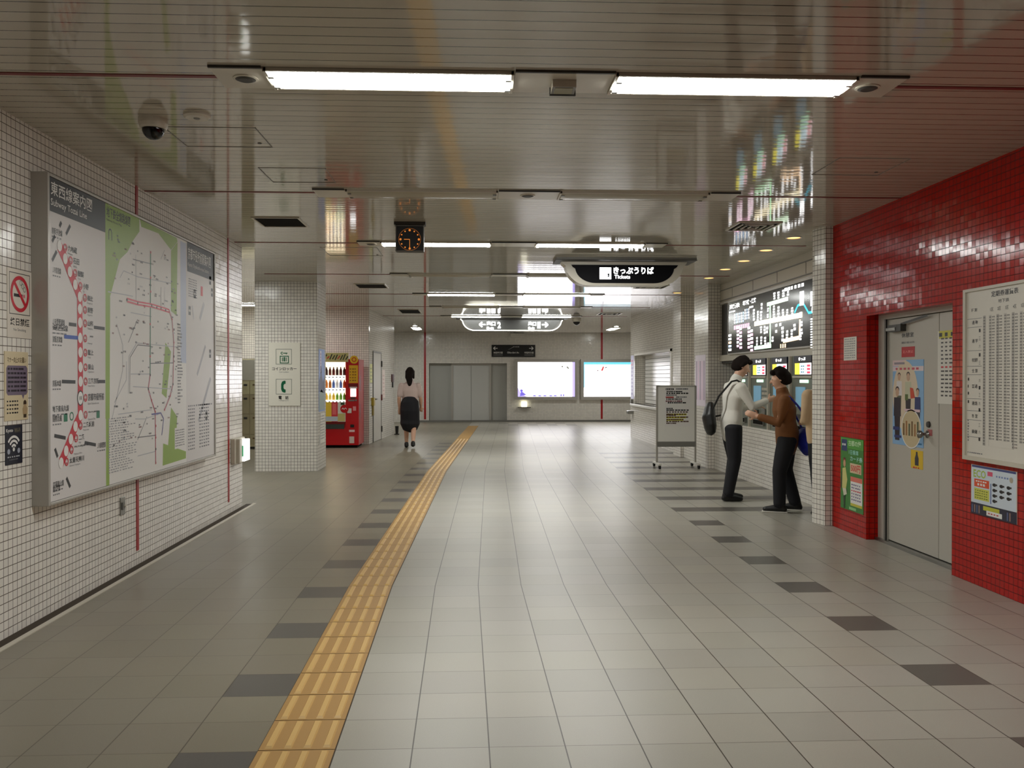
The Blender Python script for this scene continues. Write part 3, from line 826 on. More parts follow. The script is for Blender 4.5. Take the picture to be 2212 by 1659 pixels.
# -- facilities sheet
m = MB()
p0, p1 = 7.93, B1 - f
m.rect(F, p0, za, p1, zb, 0, PW)
m.rect(F, 7.96, 2.42, p1, zb, 0.001, PB)
m.text(F, '京都市役所前駅案内図', 7.98, 2.53, 8.66, 2.64, 0.002, PWH, 0.012)
m.text(F, 'Kyoto Shiyakusho-mae Station', 7.98, 2.46, 8.6, 2.505, 0.002, PWH)
for k, (a, b) in enumerate(((8.646,2.411), (8.174,2.237), (8.706,2.301), (8.027,2.073), (8.64,1.703), (8.516,1.108))):
    m.rect(F, a - 0.03, b - 0.04, a + 0.03, b + 0.04, 0.001, pm(70, 70, 74)); m.dashes(F, a - 0.024, a + 0.024, b - 0.01, 0.02, 0.0015, PWH, 2)
q = (8.382,2.282); m.rect(F, q[0] - 0.03, q[1] - 0.045, q[0] + 0.03, q[1] + 0.045, 0.001, pm(220, 60, 70))
m.line(F, (8.236,1.496), (8.493,1.774), 0.035, 0.001, pm(176, 176, 182)); m.line(F, (8.274,1.067), (8.654,1.466), 0.04, 0.001, pm(176, 176, 182)); m.line(F, (8.323,2.014), (8.452,2.175), 0.045, 0.001, pm(190, 190, 196)); m.line(F, (8.106,2.125), (8.145,2.002), 0.025, 0.001, pm(200, 200, 204))
for j in range(8): m.dashes(F, 8.0, 8.25, 2.2 + j * 0.022, 0.01, 0.001, PGR, 6)
for j in range(14): m.dashes(F, 7.98, 8.18, 0.82 + j * 0.03, 0.012, 0.001, PGR, 4); m.dashes(F, 8.3, 8.62, 0.82 + j * 0.03, 0.012, 0.001, PGR, 5)
m.dashes(F, 8.2, 8.72, 1.21, 0.014, 0.001, PGR, 9)
m.build('station_plan_poster', t)

def sheet(F, a0, b0, a1, b1, name, label, cat, base, draw=None, th=0.004, group=None):
    """A printed sheet or plate of real thickness fixed on a wall; returns the builder result."""
    m = MB(); m.slab(F, a0, b0, a1, b1, 0, th, base)
    if draw: draw(m, F, th)
    return tag(m.build(name), label, cat, group)

F = FX(LWX, 1)
def d(m, F, c):
    m.border(F, 5.115, 1.835, 5.348, 2.075, 0.004, c + 0.0004, PB)
    m.ring(F, 5.232, 1.955, 0.083, 0.105, c + 0.0012, PR, 36)
    m.rect(F, 5.165, 1.937, 5.262, 1.955, c + 0.0006, PB); m.rect(F, 5.268, 1.937, 5.29, 1.955, c + 0.0006, pm(210, 120, 130))
    for k in range(3): m.ring(F, 5.285 - k * 0.02, 1.985 + k * 0.018, 0.012, 0.016, c + 0.0006, pm(130, 140, 130), 12)
    m.line(F, (5.165, 2.025), (5.3, 1.885), 0.022, c + 0.0009, PR)
    m.text(F, '終日禁煙', 5.125, 1.77, 5.34, 1.815, c + 0.0006, PB, 0.015)
    m.text(F, 'No Smoking', 5.16, 1.735, 5.3, 1.755, c + 0.0006, PGR)
sheet(F, 5.095, 1.70, 5.372, 2.095, 'no_smoking_sign', 'white no smoking sign with red ring on the left wall', 'sign', pm(226, 218, 204), d)
def d(m, F, c):
    m.text(F, 'マナー向上のお願い', 5.09, 1.555, 5.30, 1.59, c + 0.0004, pm(90, 70, 40), 0.01)
    m.poly(F, [(5.095, 1.37), (5.08, 1.385), (5.08, 1.525), (5.095, 1.54), (5.30, 1.54), (5.315, 1.525), (5.315, 1.385), (5.30, 1.37), (5.28, 1.37), (5.265, 1.345), (5.25, 1.37)], c + 0.0004, pm(122, 108, 128))
    for j in range(6): m.dashes(F, 5.095, 5.30 - 0.03 * (j == 5), 1.39 + j * 0.025, 0.012, c + 0.0008, pm(44, 34, 50), 6, 1.0)
    for j in range(4): m.dashes(F, 5.085, 5.22, 1.265 + j * 0.022, 0.009, c + 0.0004, PB, 5)
    m.ring(F, 5.285, 1.322, 0.0, 0.018, c + 0.0004, pm(60, 40, 26), 14)
    m.poly(F, [(5.262, 1.255), (5.256, 1.29), (5.275, 1.315), (5.296, 1.315), (5.312, 1.29), (5.308, 1.255)], c + 0.0006, pm(186, 160, 120))
    m.rect(F, 5.268, 1.237, 5.302, 1.257, c + 0.0006, pm(70, 56, 40))
sheet(F, 5.062, 1.225, 5.325, 1.62, 'manners_poster', 'cream notice with a purple speech bubble below the no smoking sign', 'poster', pm(222, 206, 170), d)
def d(m, F, c):
    m.text(F, 'Kyoto', 5.075, 1.155, 5.15, 1.18, c + 0.0004, PWH, 0.02); m.text(F, 'Wi-Fi', 5.165, 1.155, 5.23, 1.18, c + 0.0004, pm(150, 140, 110))
    for r in (0.018, 0.042, 0.066): m.ring(F, 5.158, 1.06, r, r + 0.014, c + 0.0004, PWH, 12, math.pi * 0.2, math.pi * 0.8)
    m.disc(F, 5.158, 1.06, 0.012, c + 0.0004, PWH, 12)
    for k in (-1, 1): m.disc(F, 5.158 + 0.055 * k, 1.05, 0.016, c + 0.0004, pm(170, 176, 190), 8)
    m.dashes(F, 5.09, 5.23, 1.015, 0.007, c + 0.0004, PLG, 6); m.dashes(F, 5.11, 5.21, 1.0, 0.005, c + 0.0004, PGR, 6)
sheet(F, 5.07, 0.975, 5.255, 1.198, 'wireless_sticker', 'dark blue wireless network sticker with white waves, lowest on the left wall', 'sticker', pm(18, 22, 44, 0.3), d)
t = thing('wall_outlet', 'small metal outlet plate low on the left wall beside the red strip', 'outlet', (LWX, 6.72, 0.44))
m = MB(); m.box(LWX, LWX + 0.008, 6.675, 6.765, 0.44, 0.575, STEEL); m.build('plate', t, bevel=0.002)
m = MB(); m.box(LWX + 0.008, LWX + 0.016, 6.70, 6.74, 0.48, 0.535, GREY); m.lathe((LWX + 0.012, 6.735, 0.507), [(0.012, 0), (0.01, 0.012), (0, 0.013)], CREAM, 12, (1, 0, 0)); m.build('cover', t)
t = thing('guide_light', 'cream wall box with a lit green and white face at the left wall end', 'guide light', (LWX, 9.9, 0.52))
m = MB(); m.box(LWX, LWX + 0.09, 9.72, 9.834, 0.53, 0.80, CREAM); m.box(LWX, LWX + 0.05, 9.68, 10.1, 0.525, 0.805, CREAM); m.build('case', t, bevel=0.01)
m = MB(); m.box(LWX + 0.045, LWX + 0.115, 9.835, 10.06, 0.545, 0.785, em(255, 255, 250, 1.2)); m.build('lit_face', t, bevel=0.006)
m = MB(); m.box(LWX + 0.06, LWX + 0.1, 9.828, 9.836, 0.6, 0.72, em(40, 150, 100, 0.5)); m.build('pictogram', t)

# ================================================================== PILLAR WITH THE LOCKER SIGN
F = FY(13.95)
GRN = pm(14, 98, 62)
def d(m, F, c):
    for zc in (1.80, 1.33):
        m.border(F, -3.08, zc - 0.12, -2.835, zc + 0.12, 0.006, c + 0.001, pm(90, 100, 92))
    # locker pictogram: bag in a box, key above
    m.border(F, -3.02, 1.695, -2.88, 1.815, 0.013, c + 0.001, GRN)
    m.rect(F, -2.985, 1.725, -2.972, 1.79, c + 0.001, GRN); m.rect(F, -2.928, 1.725, -2.915, 1.79, c + 0.001, GRN); m.rect(F, -2.962, 1.725, -2.938, 1.795, c + 0.001, GRN)
    m.ring(F, -2.985, 1.855, 0.01, 0.022, c + 0.001, GRN, 14, 0.6, 5.7); m.rect(F, -2.967, 1.848, -2.90, 1.862, c + 0.001, GRN); m.rect(F, -2.925, 1.835, -2.915, 1.85, c + 0.001, GRN)
    m.text(F, 'コインロッカー', -3.14, 1.585, -2.76, 1.635, c + 0.001, PB, 0.02); m.text(F, 'Coin Lockers', -3.03, 1.55, -2.88, 1.572, c + 0.001, PGR)
    # handset
    m.poly(F, [(-2.93, 1.42), (-2.95, 1.425), (-2.985, 1.41), (-3.0, 1.37), (-3.0, 1.29), (-2.985, 1.25), (-2.95, 1.235), (-2.93, 1.24), (-2.93, 1.285), (-2.95, 1.29), (-2.962, 1.31), (-2.962, 1.35), (-2.95, 1.372), (-2.93, 1.375)], c + 0.001, GRN)
    m.text(F, '電', -3.04, 1.13, -2.99, 1.185, c + 0.001, PB, 0.02); m.text(F, '話', -2.935, 1.13, -2.885, 1.185, c + 0.001, PB, 0.02); m.text(F, 'Telephone', -3.04, 1.10, -2.885, 1.122, c + 0.001, PGR)
sheet(F, -3.195, 1.03, -2.703, 2.02, 'locker_sign', 'white sign with green locker and telephone pictograms on the pillar front', 'sign', pm(236, 232, 218), d, 0.012)
FS_ = FX(-2.44, 1)
def d(m, F, c):
    m.poly(F, [(14.1, 1.25), (14.1, 1.42), (14.2, 1.50), (14.28, 1.68), (14.34, 1.5), (14.45, 1.4), (14.6, 1.5), (14.6, 1.22)], c + 0.001, pm(58, 62, 96))
    m.poly(F, [(14.1, 0.95), (14.1, 1.22), (14.3, 1.28), (14.6, 1.2), (14.6, 0.95)], c + 0.001, pm(150, 168, 160))
    m.rect(F, 14.18, 1.55, 14.3, 1.9, c + 0.001, pm(226, 222, 240))
    for j in range(6): m.rect(F, 14.21, 1.58 + j * 0.05, 14.27, 1.615 + j * 0.05, c + 0.0014, pm(150, 120, 170))
sheet(FS_, 14.08, 0.93, 14.62, 1.93, 'scenery_poster', 'blue mountain scenery poster on the side of the locker pillar', 'poster', pm(120, 150, 214), d)
def d(m, F, c):
    for j in range(9): m.dashes(F, 14.22, 14.6, 0.48 + j * 0.045, 0.02, c + 0.0005, PGR, 5)
sheet(FS_, 14.2, 0.42, 14.62, 0.9, 'paper_notice', 'white paper notice below the scenery poster on the pillar', 'notice', PAPER, d)
sheet(FS_, 14.1, 0.40, 14.18, 0.55, 'paper_slip', 'small paper slip left of the white notice on the pillar', 'notice', pm(190, 190, 184), None)

# ================================================================== VENDING MACHINE
vx0, vx1, vy0, vy1 = -3.52, -2.385, 18.55, 19.4
VR = mat('vending_red', (196, 12, 22), 0.25); VRD = mat('vending_dark_red', (110, 8, 14), 0.3)
t = thing('vending_machine', 'red drinks vending machine standing beyond the locker pillar', 'vending machine', ((vx0 + vx1) / 2, (vy0 + vy1) / 2, 0))
m = MB()
wx0, wx1 = vx0 + 0.04, -2.66          # display window
m.box(vx0, vx1, vy0 + 0.2, vy1, 0.06, 1.86, VR)
m.box(wx1, vx1, vy0, vy0 + 0.2, 0.06, 1.86, VR); m.box(vx0, wx0, vy0, vy0 + 0.2, 0.06, 1.86, VR)
m.box(wx0, wx1, vy0, vy0 + 0.2, 0.06, 0.42, VR); m.box(wx0, wx1, vy0 + 0.02, vy0 + 0.2, 0.42, 0.98, VR); m.box(wx0, wx1, vy0, vy0 + 0.2, 1.80, 1.86, VR)
m.build('cabinet', t)
m = MB(); m.box(vx0 + 0.04, vx1 - 0.04, vy0 + 0.06, vy1 - 0.05, 0, 0.06, VOID); m.build('plinth', t)
F = FY(vy0)
m = MB(); m.box(wx0, wx1, vy0 + 0.17, vy0 + 0.19, 0.98, 1.80, em(255, 240, 200, 1.6)); m.build('lit_back_panel', t)
for k, z in enumerate((1.50, 1.235, 0.985)):
    m = MB(); m.box(wx0, wx1, vy0 + 0.02, vy0 + 0.17, z - 0.012, z, WHITE)
    m.box(wx0, wx1, vy0 + 0.006, vy0 + 0.02, z - 0.035, z + 0.02, em(255, 255, 245, 1.2))
    n = 11; p = (wx1 - wx0) / n
    for i in range(n):
        m.box(wx0 + p * (i + 0.3), wx0 + p * (i + 0.75), vy0 + 0.001, vy0 + 0.006, z - 0.028, z - 0.008, DARKGREY)
    m.build('display_shelf', t)
m = MB(); m.slab(F, wx0, 1.80, -2.60, 1.99, -0.05, 0.01, pm(196, 184, 120))
for j in range(16):
    a = wx0 + j * 0.055; m.line(F, (a, 1.83 + 0.05 * random.random()), (a + 0.05, 1.92 + 0.05 * random.random()), 0.02, 0.0115, PB if j % 4 else PR)
m.build('header_board', t)
m = MB(); m.lathe((-2.48, vy0, 1.85), [(0.085, 0), (0.085, 0.012), (0, 0.012)], pm(232, 188, 32), 24, (0, -1, 0)); m.ring(F, -2.48, 1.85, 0.03, 0.05, 0.013, pm(200, 60, 20), 16); m.build('round_badge', t)
m = MB(); m.slab(F, wx0, 0.55, -2.95, 0.96, 0, 0.006, pm(244, 206, 66)); m.slab(F, -2.95, 0.55, -2.82, 0.96, 0, 0.006, pm(214, 60, 70)); m.slab(F, -2.82, 0.55, wx1 + 0.0, 0.96, 0, 0.006, pm(226, 226, 214))
m.rect(F, -3.4, 0.56, -2.82, 0.66, 0.007, pm(196, 206, 214)); m.rect(F, -2.82, 0.56, -2.67, 0.72, 0.007, pm(206, 190, 120)); m.rect(F, -2.76, 0.90, -2.68, 0.95, 0.007, pm(40, 70, 40)); m.rect(F, -3.3, 0.7, -3.1, 0.92, 0.007, pm(250, 230, 120)); m.rect(F, -2.93, 0.7, -2.85, 0.93, 0.007, pm(236, 110, 110))
m.build('advert_panel', t)
m = MB(); m.lathe((-2.68, vy0 - 0.006, 0.82), [(0.085, 0), (0.085, 0.01), (0, 0.01)], VR, 24, (0, -1, 0)); m.path(F, [(-2.735, 0.81), (-2.71, 0.84), (-2.69, 0.805), (-2.66, 0.84), (-2.63, 0.81)], 0.012, 0.018, PWH); m.build('round_logo_disc', t)
m = MB(); m.slab(F, -2.585, 1.36, -2.40, 1.73, 0, 0.006, pm(226, 172, 30))
for j in range(5): m.dashes(F, -2.57, -2.42, 1.4 + j * 0.06, 0.025, 0.007, pm(150, 90, 10), 3)
m.build('yellow_notice', t)
m = MB(); m.slab(F, -2.60, 1.27, -2.40, 1.345, 0, 0.006, VRD); m.build('dark_red_strip', t)
m = MB(); m.slab(F, -2.57, 1.245, -2.42, 1.28, 0, 0.008, pm(220, 210, 210)); m.slab(F, -2.555, 1.075, -2.44, 1.24, 0, 0.012, em(255, 255, 255, 2.0)); m.slab(F, -2.55, 1.03, -2.45, 1.065, 0, 0.014, DARKGREY); m.build('payment_screen', t)
m = MB(); m.slab(F, -2.60, 0.98, -2.47, 1.01, 0, 0.012, STEEL); m.lathe((-2.44, vy0, 1.0), [(0.018, 0), (0.018, 0.02), (0, 0.02)], STEEL, 12, (0, -1, 0)); m.build('coin_slot', t)
m = MB(); m.slab(F, -2.62, 0.73, -2.535, 0.83, 0, 0.004, PAPER); m.slab(F, -2.505, 0.78, -2.44, 0.87, 0, 0.004, pm(230, 150, 150)); m.build('price_sticker', t)
m = MB(); m.slab(F, -2.56, 0.43, -2.48, 0.49, 0, 0.006, BLACK); m.build('change_slot', t)
m = MB(); m.slab(F, -2.585, 0.335, -2.47, 0.38, 0, 0.003, pm(236, 200, 200)); m.slab(F, -2.58, 0.10, -2.48, 0.24, 0, 0.003, pm(220, 200, 190)); m.build('label_sticker', t)
m = MB(); m.slab(F, wx0 + 0.02, 0.40, -2.685, 0.50, 0, 0.014, mat('flap_dark_green', (58, 66, 62), 0.3)); m.slab(F, wx0, 0.50, -2.665, 0.545, 0, 0.02, VRD); m.build('dispensing_flap', t)
for z in (1.2, 0.6):
    m = MB(); m.rect(FX(vx1, 1), vy0 + 0.15, z, vy0 + 0.3, z + 0.32, 0.001, VRD); m.build('side_grille', t)
# sample drinks on the three shelves
SAMP = [[((120, 170, 60), 'green'), ((200, 200, 90), 'pale yellow'), ((130, 60, 40), 'brown'), ((110, 30, 30), 'dark red'), ((70, 40, 40), 'black')],
        [((224, 130, 40), 'orange'), ((190, 110, 30), 'amber'), ((110, 70, 30), 'brown'), ((90, 120, 200), 'blue'), ((226, 226, 232), 'white'), ((210, 90, 40), 'red orange')],
        [((220, 80, 40), 'red'), ((236, 190, 60), 'yellow'), ((240, 226, 130), 'cream'), ((110, 170, 60), 'green')]]
SEQ = [[1, 0, 0, 1, 2, 4, 2, 3, 4, 3, 4], [0, 1, 0, 2, 1, 0, 1, 3, 4, 3, 5], [0, 1, 2, 1, 0, 1, 2, 1, 3, 3, 3]]
tier = ['top', 'middle', 'bottom']
for k, z in enumerate((1.50, 1.235, 0.985)):
    first = {}
    p = (wx1 - wx0) / 11
    for i, s in enumerate(SEQ[k]):
        col, nm = SAMP[k][s]
        x = wx0 + p * (i + 0.5); y = vy0 + 0.1
        if s in first:
            src, sx = first[s]; copy_tree(src, (x - sx, 0, 0)); continue
        h = 0.2 if k < 2 else 0.17
        o = thing('drink_bottle', '%s sample drink on the %s shelf of the vending machine' % (nm, tier[k]), 'drink bottle', (x, y, z), 'sample drinks in the vending machine')
        m = MB(); m.lathe((x, y, z), [(0, 0), (0.028, 0.0), (0.031, 0.01), (0.031, h * 0.62), (0.014, h * 0.86), (0.013, h * 0.92)], pm(*col), 12); m.build('bottle_body', o, smooth=True)
        m = MB(); m.lathe((x, y, z + h * 0.92), [(0.015, 0), (0.015, 0.016), (0, 0.017)], PWH, 10); m.build('bottle_cap', o)
        first[s] = (o, x)

# ================================================================== COIN LOCKERS
BEIGE = mat('locker_beige', (196, 186, 152), 0.45); BEIGE2 = mat('locker_door_beige', (176, 166, 134), 0.4)
for u in range(2):
    lx0 = -5.02 - u * 0.9; lx1 = lx0 + 0.88; ly0, ly1 = 18.32, 18.95
    t = thing('coin_locker', 'beige coin locker cabinet in the alcove, ' + ('nearer the pillar' if u == 0 else 'farther into the alcove'), 'coin locker', ((lx0 + lx1) / 2, (ly0 + ly1) / 2, 0), 'coin lockers')
    m = MB(); m.box(lx0, lx1, ly0, ly1, 0.05, 1.86, BEIGE); m.box(lx0 + 0.02, lx1 - 0.02, ly0 + 0.04, ly1, 0, 0.05, DARKGREY); m.build('cabinet', t)
    F = FY(ly0)
    m = MB(); m.slab(F, lx0 + 0.02, 1.42, lx1 - 0.02, 1.84, 0, 0.012, pm(206, 204, 190)); m.build('header_panel', t)
    for i in range(2):
        a0 = lx0 + 0.02 + i * 0.43
        for z0, z1 in ((0.10, 0.30), (0.31, 0.72), (0.73, 1.12), (1.13, 1.40)):
            dm = MB(); dm.slab(F, a0, z0, a0 + 0.41, z1, 0.002, 0.016, BEIGE2 if z0 < 1.1 else pm(206, 200, 160)); dr = dm.build('door', t)
            hm = MB(); hm.slab(F, a0 + 0.3, z1 - 0.1, a0 + 0.37, z1 - 0.06, 0.016, 0.024, DARKGREY); hm.slab(F, a0 + 0.05, z1 - 0.09, a0 + 0.2, z1 - 0.06, 0.016, 0.018, pm(110, 90, 60)); hm.build('lock_plate', dr)

# ================================================================== SERVICE DOOR ON THE SLANTING WALL
def sl(px_depth): return px_depth
t = thing('service_door', 'grey steel service door in the tiled side wall past the vending machine', 'door', tuple(FSL.p(1.0, 0, 0)))
m = MB(); m.slab(FSL, 0.52, 0, 0.56, 2.08, 0, 0.02, GREY); m.slab(FSL, 1.58, 0, 1.62, 2.08, 0, 0.02, GREY); m.slab(FSL, 0.56, 2.04, 1.58, 2.08, 0, 0.02, GREY); m.build('door_frame', t)
m = MB(); m.slab(FSL, 0.56, 0.01, 1.58, 2.04, 0, 0.012, GREYDOOR); lf = m.build('door_leaf', t)
for z in (0.25, 1.0, 1.8):
    m = MB(); m.slab(FSL, 1.57, z - 0.07, 1.63, z + 0.07, 0.012, 0.04, DARKGREY if z != 1.0 else VRD); m.build('hinge', t)
m = MB(); m.cyl(FSL.p(0.66, 0.98, 0.012), FSL.p(0.66, 0.98, 0.06), 0.018, STEEL); m.cyl(FSL.p(0.64, 0.98, 0.055), FSL.p(0.8, 0.98, 0.055), 0.014, STEEL); m.build('door_handle', t)
def fs_(a0, b0, a1, b1, nm, lab, cat, base, dr=None): return sheet(FSL, a0, b0, a1, b1, nm, lab, cat, base, dr)
fs_(0.18, 1.36, 0.46, 1.78, 'yellow_poster', 'small yellow green poster left of the service door', 'poster', pm(206, 206, 96), lambda m, F, c: [m.dashes(F, 0.2, 0.44, 1.42 + j * 0.08, 0.03, c + 0.0005, pm(120, 130, 50), 3) for j in range(4)])
fs_(0.16, 1.02, 0.46, 1.33, 'paper_notice', 'white paper notice under the yellow poster by the service door', 'notice', PAPER, lambda m, F, c: [m.dashes(F, 0.18, 0.44, 1.06 + j * 0.06, 0.02, c + 0.0005, PGR, 4) for j in range(4)])
fs_(0.14, 0.62, 0.40, 0.95, 'paper_notice', 'pale notice lowest beside the service door', 'notice', pm(206, 204, 196), lambda m, F, c: [m.dashes(F, 0.16, 0.38, 0.66 + j * 0.06, 0.02, c + 0.0005, PGR, 4) for j in range(4)])
m = MB(); m.slab(FSL, 0.34, 0.84, 0.505, 1.02, 0, 0.06, mat('lock_yellow', (176, 150, 40), 0.4)); m.slab(FSL, 0.40, 0.62, 0.50, 0.84, 0, 0.04, mat('lock_yellow2', (150, 130, 60), 0.5))
tag(m.build('key_box', bevel=0.006), 'yellow box on the wall beside the service door handle', 'key box')
fs_(1.80, 0.98, 2.2, 1.66, 'pink_poster', 'tall pale pink poster right of the service door', 'poster', pm(214, 196, 184), lambda m, F, c: [m.dashes(F, 1.86, 2.14, 1.05 + j * 0.09, 0.04, c + 0.0005, pm(190, 150, 140), 3) for j in range(6)])
m = MB(); m.slab(FSL, 3.2, 1.36, 3.5, 1.56, 0, 0.03, mat('sign_dark_red', (70, 24, 24), 0.4)); m.slab(FSL, 3.3, 1.22, 3.36, 1.36, 0, 0.03, BLACK)
tag(m.build('alarm_button'), 'small dark red alarm fitting at the far end of the side wall', 'alarm')
m = MB(); p = FSL.p(3.35, 0, 0.12); m.box(p.x - 0.06, p.x + 0.06, p.y - 0.08, p.y + 0.08, 0, 0.02, BLACK); m.cyl((p.x, p.y, 0.02), (p.x, p.y, 0.22), 0.035, BLACK, 12, 0.05)
tag(m.build('door_stop'), 'small black post on the floor at the far end of the side wall', 'door stop')

# ================================================================== END WALL
F = FY(BY)
t = thing('direction_sign', 'dark wall sign with arrows left and right, 御池通, on the end wall', 'sign', (1.36, BY, 2.16))
m = MB(); m.box(0.63, 2.085, BY - 0.04, BY, 2.165, 2.565, BLACK); m.build('plate', t, bevel=0.006)
m = MB()
FW = FY(BY - 0.042)
arrow(m, FW, 0.76, 2.45, 0.07, -1, 0.022, 0, PWH); arrow(m, FW, 1.95, 2.45, 0.07, 1, 0.022, 0, PWH)
m.text(FW, '御池通', 1.15, 2.38, 1.55, 2.51, 0, PWH, 0.02); m.text(FW, 'Oike-dori Av.', 1.15, 2.28, 1.55, 2.34, 0, PWH, 0.01)
for a in (0.69, 1.72): m.text(FW, '本能寺方面' if a < 1 else '市役所方面', a, 2.27, a + 0.31, 2.34, 0, PWH, 0.01); m.rect(FW, a, 2.225, a + 0.31, 2.232, 0, PWH)
m.build('lettering', t)
LBX = em(255, 252, 255, 3.2)
def light_box(x0, x1, z0, z1, label, art):
    t = thing('light_box', label, 'light box', ((x0 + x1) / 2, BY, z0), 'lit advertisements on the end wall')
    m = MB(); w = 0.1; y0 = BY - 0.14
    for a in ((x0, x0 + w, z0, z1), (x1 - w, x1, z0, z1), (x0 + w, x1 - w, z0, z0 + w), (x0 + w, x1 - w, z1 - w, z1)): m.box(a[0], a[1], y0, BY, a[2], a[3], ALU)
    m.build('frame', t)
    m = MB(); m.box(x0 + w, x1 - w, y0 + 0.02, BY, z0 + w, z1 - w, LBX)
    art(m, FY(y0 + 0.02), x0 + w, z0 + w, x1 - w, z1 - w)
    m.build('lit_panel', t)
def art1(m, F, a0, b0, a1, b1):
    V = em(130, 116, 230, 0.55); V2 = em(190, 176, 255, 0.8)
    m.rect(F, a1 - 0.09, b0, a1, b1, 0.001, V2); m.poly(F, [(a0, b0), (a0, b0 + 0.3), (a0 + 0.1, b0 + 0.12), (a0 + 0.3, b0)], 0.001, V2)
    m.disc(F, a0 + 0.12, b0 + 0.2, 0.05, 0.002, V, 14); m.poly(F, [(a0 + 0.07, b0 + 0.02), (a0 + 0.1, b0 + 0.18), (a0 + 0.16, b0 + 0.16), (a0 + 0.3, b0 + 0.06)], 0.002, V)
    for k, x in enumerate((0.5, 0.68, 0.85, 1.05, 1.2, 1.42, 1.5)): m.rect(F, a0 + x, b0 + 0.01, a0 + x + 0.1 - 0.05 * (k > 4), b0 + 0.05 + 0.03 * (k > 4), 0.001, V)
    for x, y in ((a1 - 0.42, b1 - 0.15), (a1 - 0.25, b1 - 0.17), (a1 - 0.22, b1 - 0.2)): m.disc(F, x, y, 0.03, 0.001, em(120, 120, 110, 0.6), 10)
def art2(m, F, a0, b0, a1, b1):
    m.rect(F, a0, b1 - 0.08, a1, b1, 0.001, em(110, 205, 235, 0.75)); m.rect(F, a0, b0 + 0.3, a0 + 0.03, b1, 0.0015, em(110, 205, 235, 0.75))
    m.poly(F, [(4.27, 1.70), (4.35, 1.88), (4.38, 1.82), (4.34, 1.70)], 0.001, em(200, 60, 60, 0.7)); m.poly(F, [(4.36, 1.76), (4.44, 1.84), (4.5, 1.82), (4.4, 1.78)], 0.0015, em(60, 56, 60, 0.4)); m.disc(F, 4.17, 1.71, 0.025, 0.001, em(90, 60, 60, 0.5), 10)
light_box(1.40, 3.50, 0.74, 2.09, 'brightly lit advertisement box with violet figures, left one on the end wall', art1)
light_box(3.60, 5.60, 0.74, 2.09, 'brightly lit advertisement box with blue top edge, right one on the end wall', art2)
t = thing('wall_lamp', 'small white glowing box on a shelf under the left lit advertisement', 'wall lamp', (1.70, BY - 0.1, 0.5))
m = MB(); m.box(1.62, 1.80, BY - 0.12, BY - 0.02, 0.50, 0.68, em(255, 252, 225, 1.6)); m.build('lit_case', t, bevel=0.008)
m = MB(); m.box(1.50, 1.93, BY - 0.16, BY, 0.475, 0.50, GREY); m.build('shelf', t)
t = thing('recess_door', 'pale grey double doors in the recess of the end wall', 'door', (-0.1, BY + 0.2, 0))
m = MB()
m.box(-0.72, -0.65, BY + 0.16, BY + 0.22, 0, 1.95, ALU); m.box(0.55, 0.62, BY + 0.16, BY + 0.22, 0, 1.95, ALU); m.box(-0.65, 0.55, BY + 0.16, BY + 0.22, 1.88, 1.95, ALU); m.build('door_frame', t)
for a, b in ((-0.65, -0.055), (-0.045, 0.55)):
    m = MB(); m.box(a, b, BY + 0.18, BY + 0.219, 0, 1.88, mat('lift_door_paint', (206, 206, 202), 0.35)); m.build('door_panel', t)

# ================================================================== RED WALL
F = FX(REDX, -1)
t = thing('fare_table_board', 'cream framed commuter pass fare table on the red wall', 'notice board', (REDX, 5.67, 0.885))
RY0, RY1, RZ0, RZ1 = 6.185, 5.12, 0.885, 2.10
m = MB()
for a in ((RY0, RY0 - 0.03, RZ0, RZ1), (RY1 + 0.03, RY1, RZ0, RZ1), (RY0 - 0.03, RY1 + 0.03, RZ0, RZ0 + 0.03), (RY0 - 0.03, RY1 + 0.03, RZ1 - 0.02, RZ1)):
    m.box(REDX - 0.045, REDX, a[0], a[1], a[2], a[3], CREAM)
m.build('frame', t)
m = MB(); PT = pm(222, 216, 204)
m.box(REDX - 0.03, REDX, RY1 + 0.03, RY0 - 0.03, RZ0 + 0.03, RZ1 - 0.02, PT)
F2 = FX(REDX - 0.03, -1)
m.text(F2, '定期券運賃表', 5.86, 2.02, 5.56, 2.06, 0.001, PB, 0.015); m.text(F2, '地下鉄', 5.78, 1.975, 5.66, 2.0, 0.001, PB)
cols = [5.955, 5.885, 5.80, 5.715, 5.63, 5.545, 5.46, 5.375, 5.29]
for i, a in enumerate(cols[1:]):
    m.text(F2, '%d区' % (i + 1), a - 0.012, 1.925, a - 0.05, 1.95, 0.001, PB)
m.text(F2, '種 別', 6.10, 1.935, 6.03, 1.96, 0.001, PB, 0.01)
for i, a in enumerate(cols):
    m.rect(F2, a, 1.0, a - (0.03 if i == 0 else 0.028), 1.90, 0.0006, pm(176, 170, 162) if i % 2 == 0 else pm(196, 190, 180))
    for j in range(44):
        z = 1.008 + j * 0.0203
        m.dashes(F2, a - 0.004, a - 0.026, z, 0.009, 0.0012, pm(118, 114, 110), 2, 1.0)
        if i: m.dashes(F2, a - 0.034, a - 0.066, z, 0.009, 0.0012, pm(146, 142, 136), 2, 1.0)
for z, s in ((1.86, '通 勤'), (1.73, '通 学'), (1.595, '特定通学'), (1.52, '全 線'), (1.41, '普通'), (1.29, '連絡'), (1.20, '市 営'), (1.09, '乗継')):
    m.text(F2, s, 6.09, z - 0.014, 6.02, z + 0.014, 0.001, PB, 0.01)
for z in (1.885, 1.825, 1.66, 1.55, 1.49, 1.32, 1.235, 1.17, 1.05): m.rect(F2, 6.15, z, 5.97, z + 0.003, 0.001, PGR)
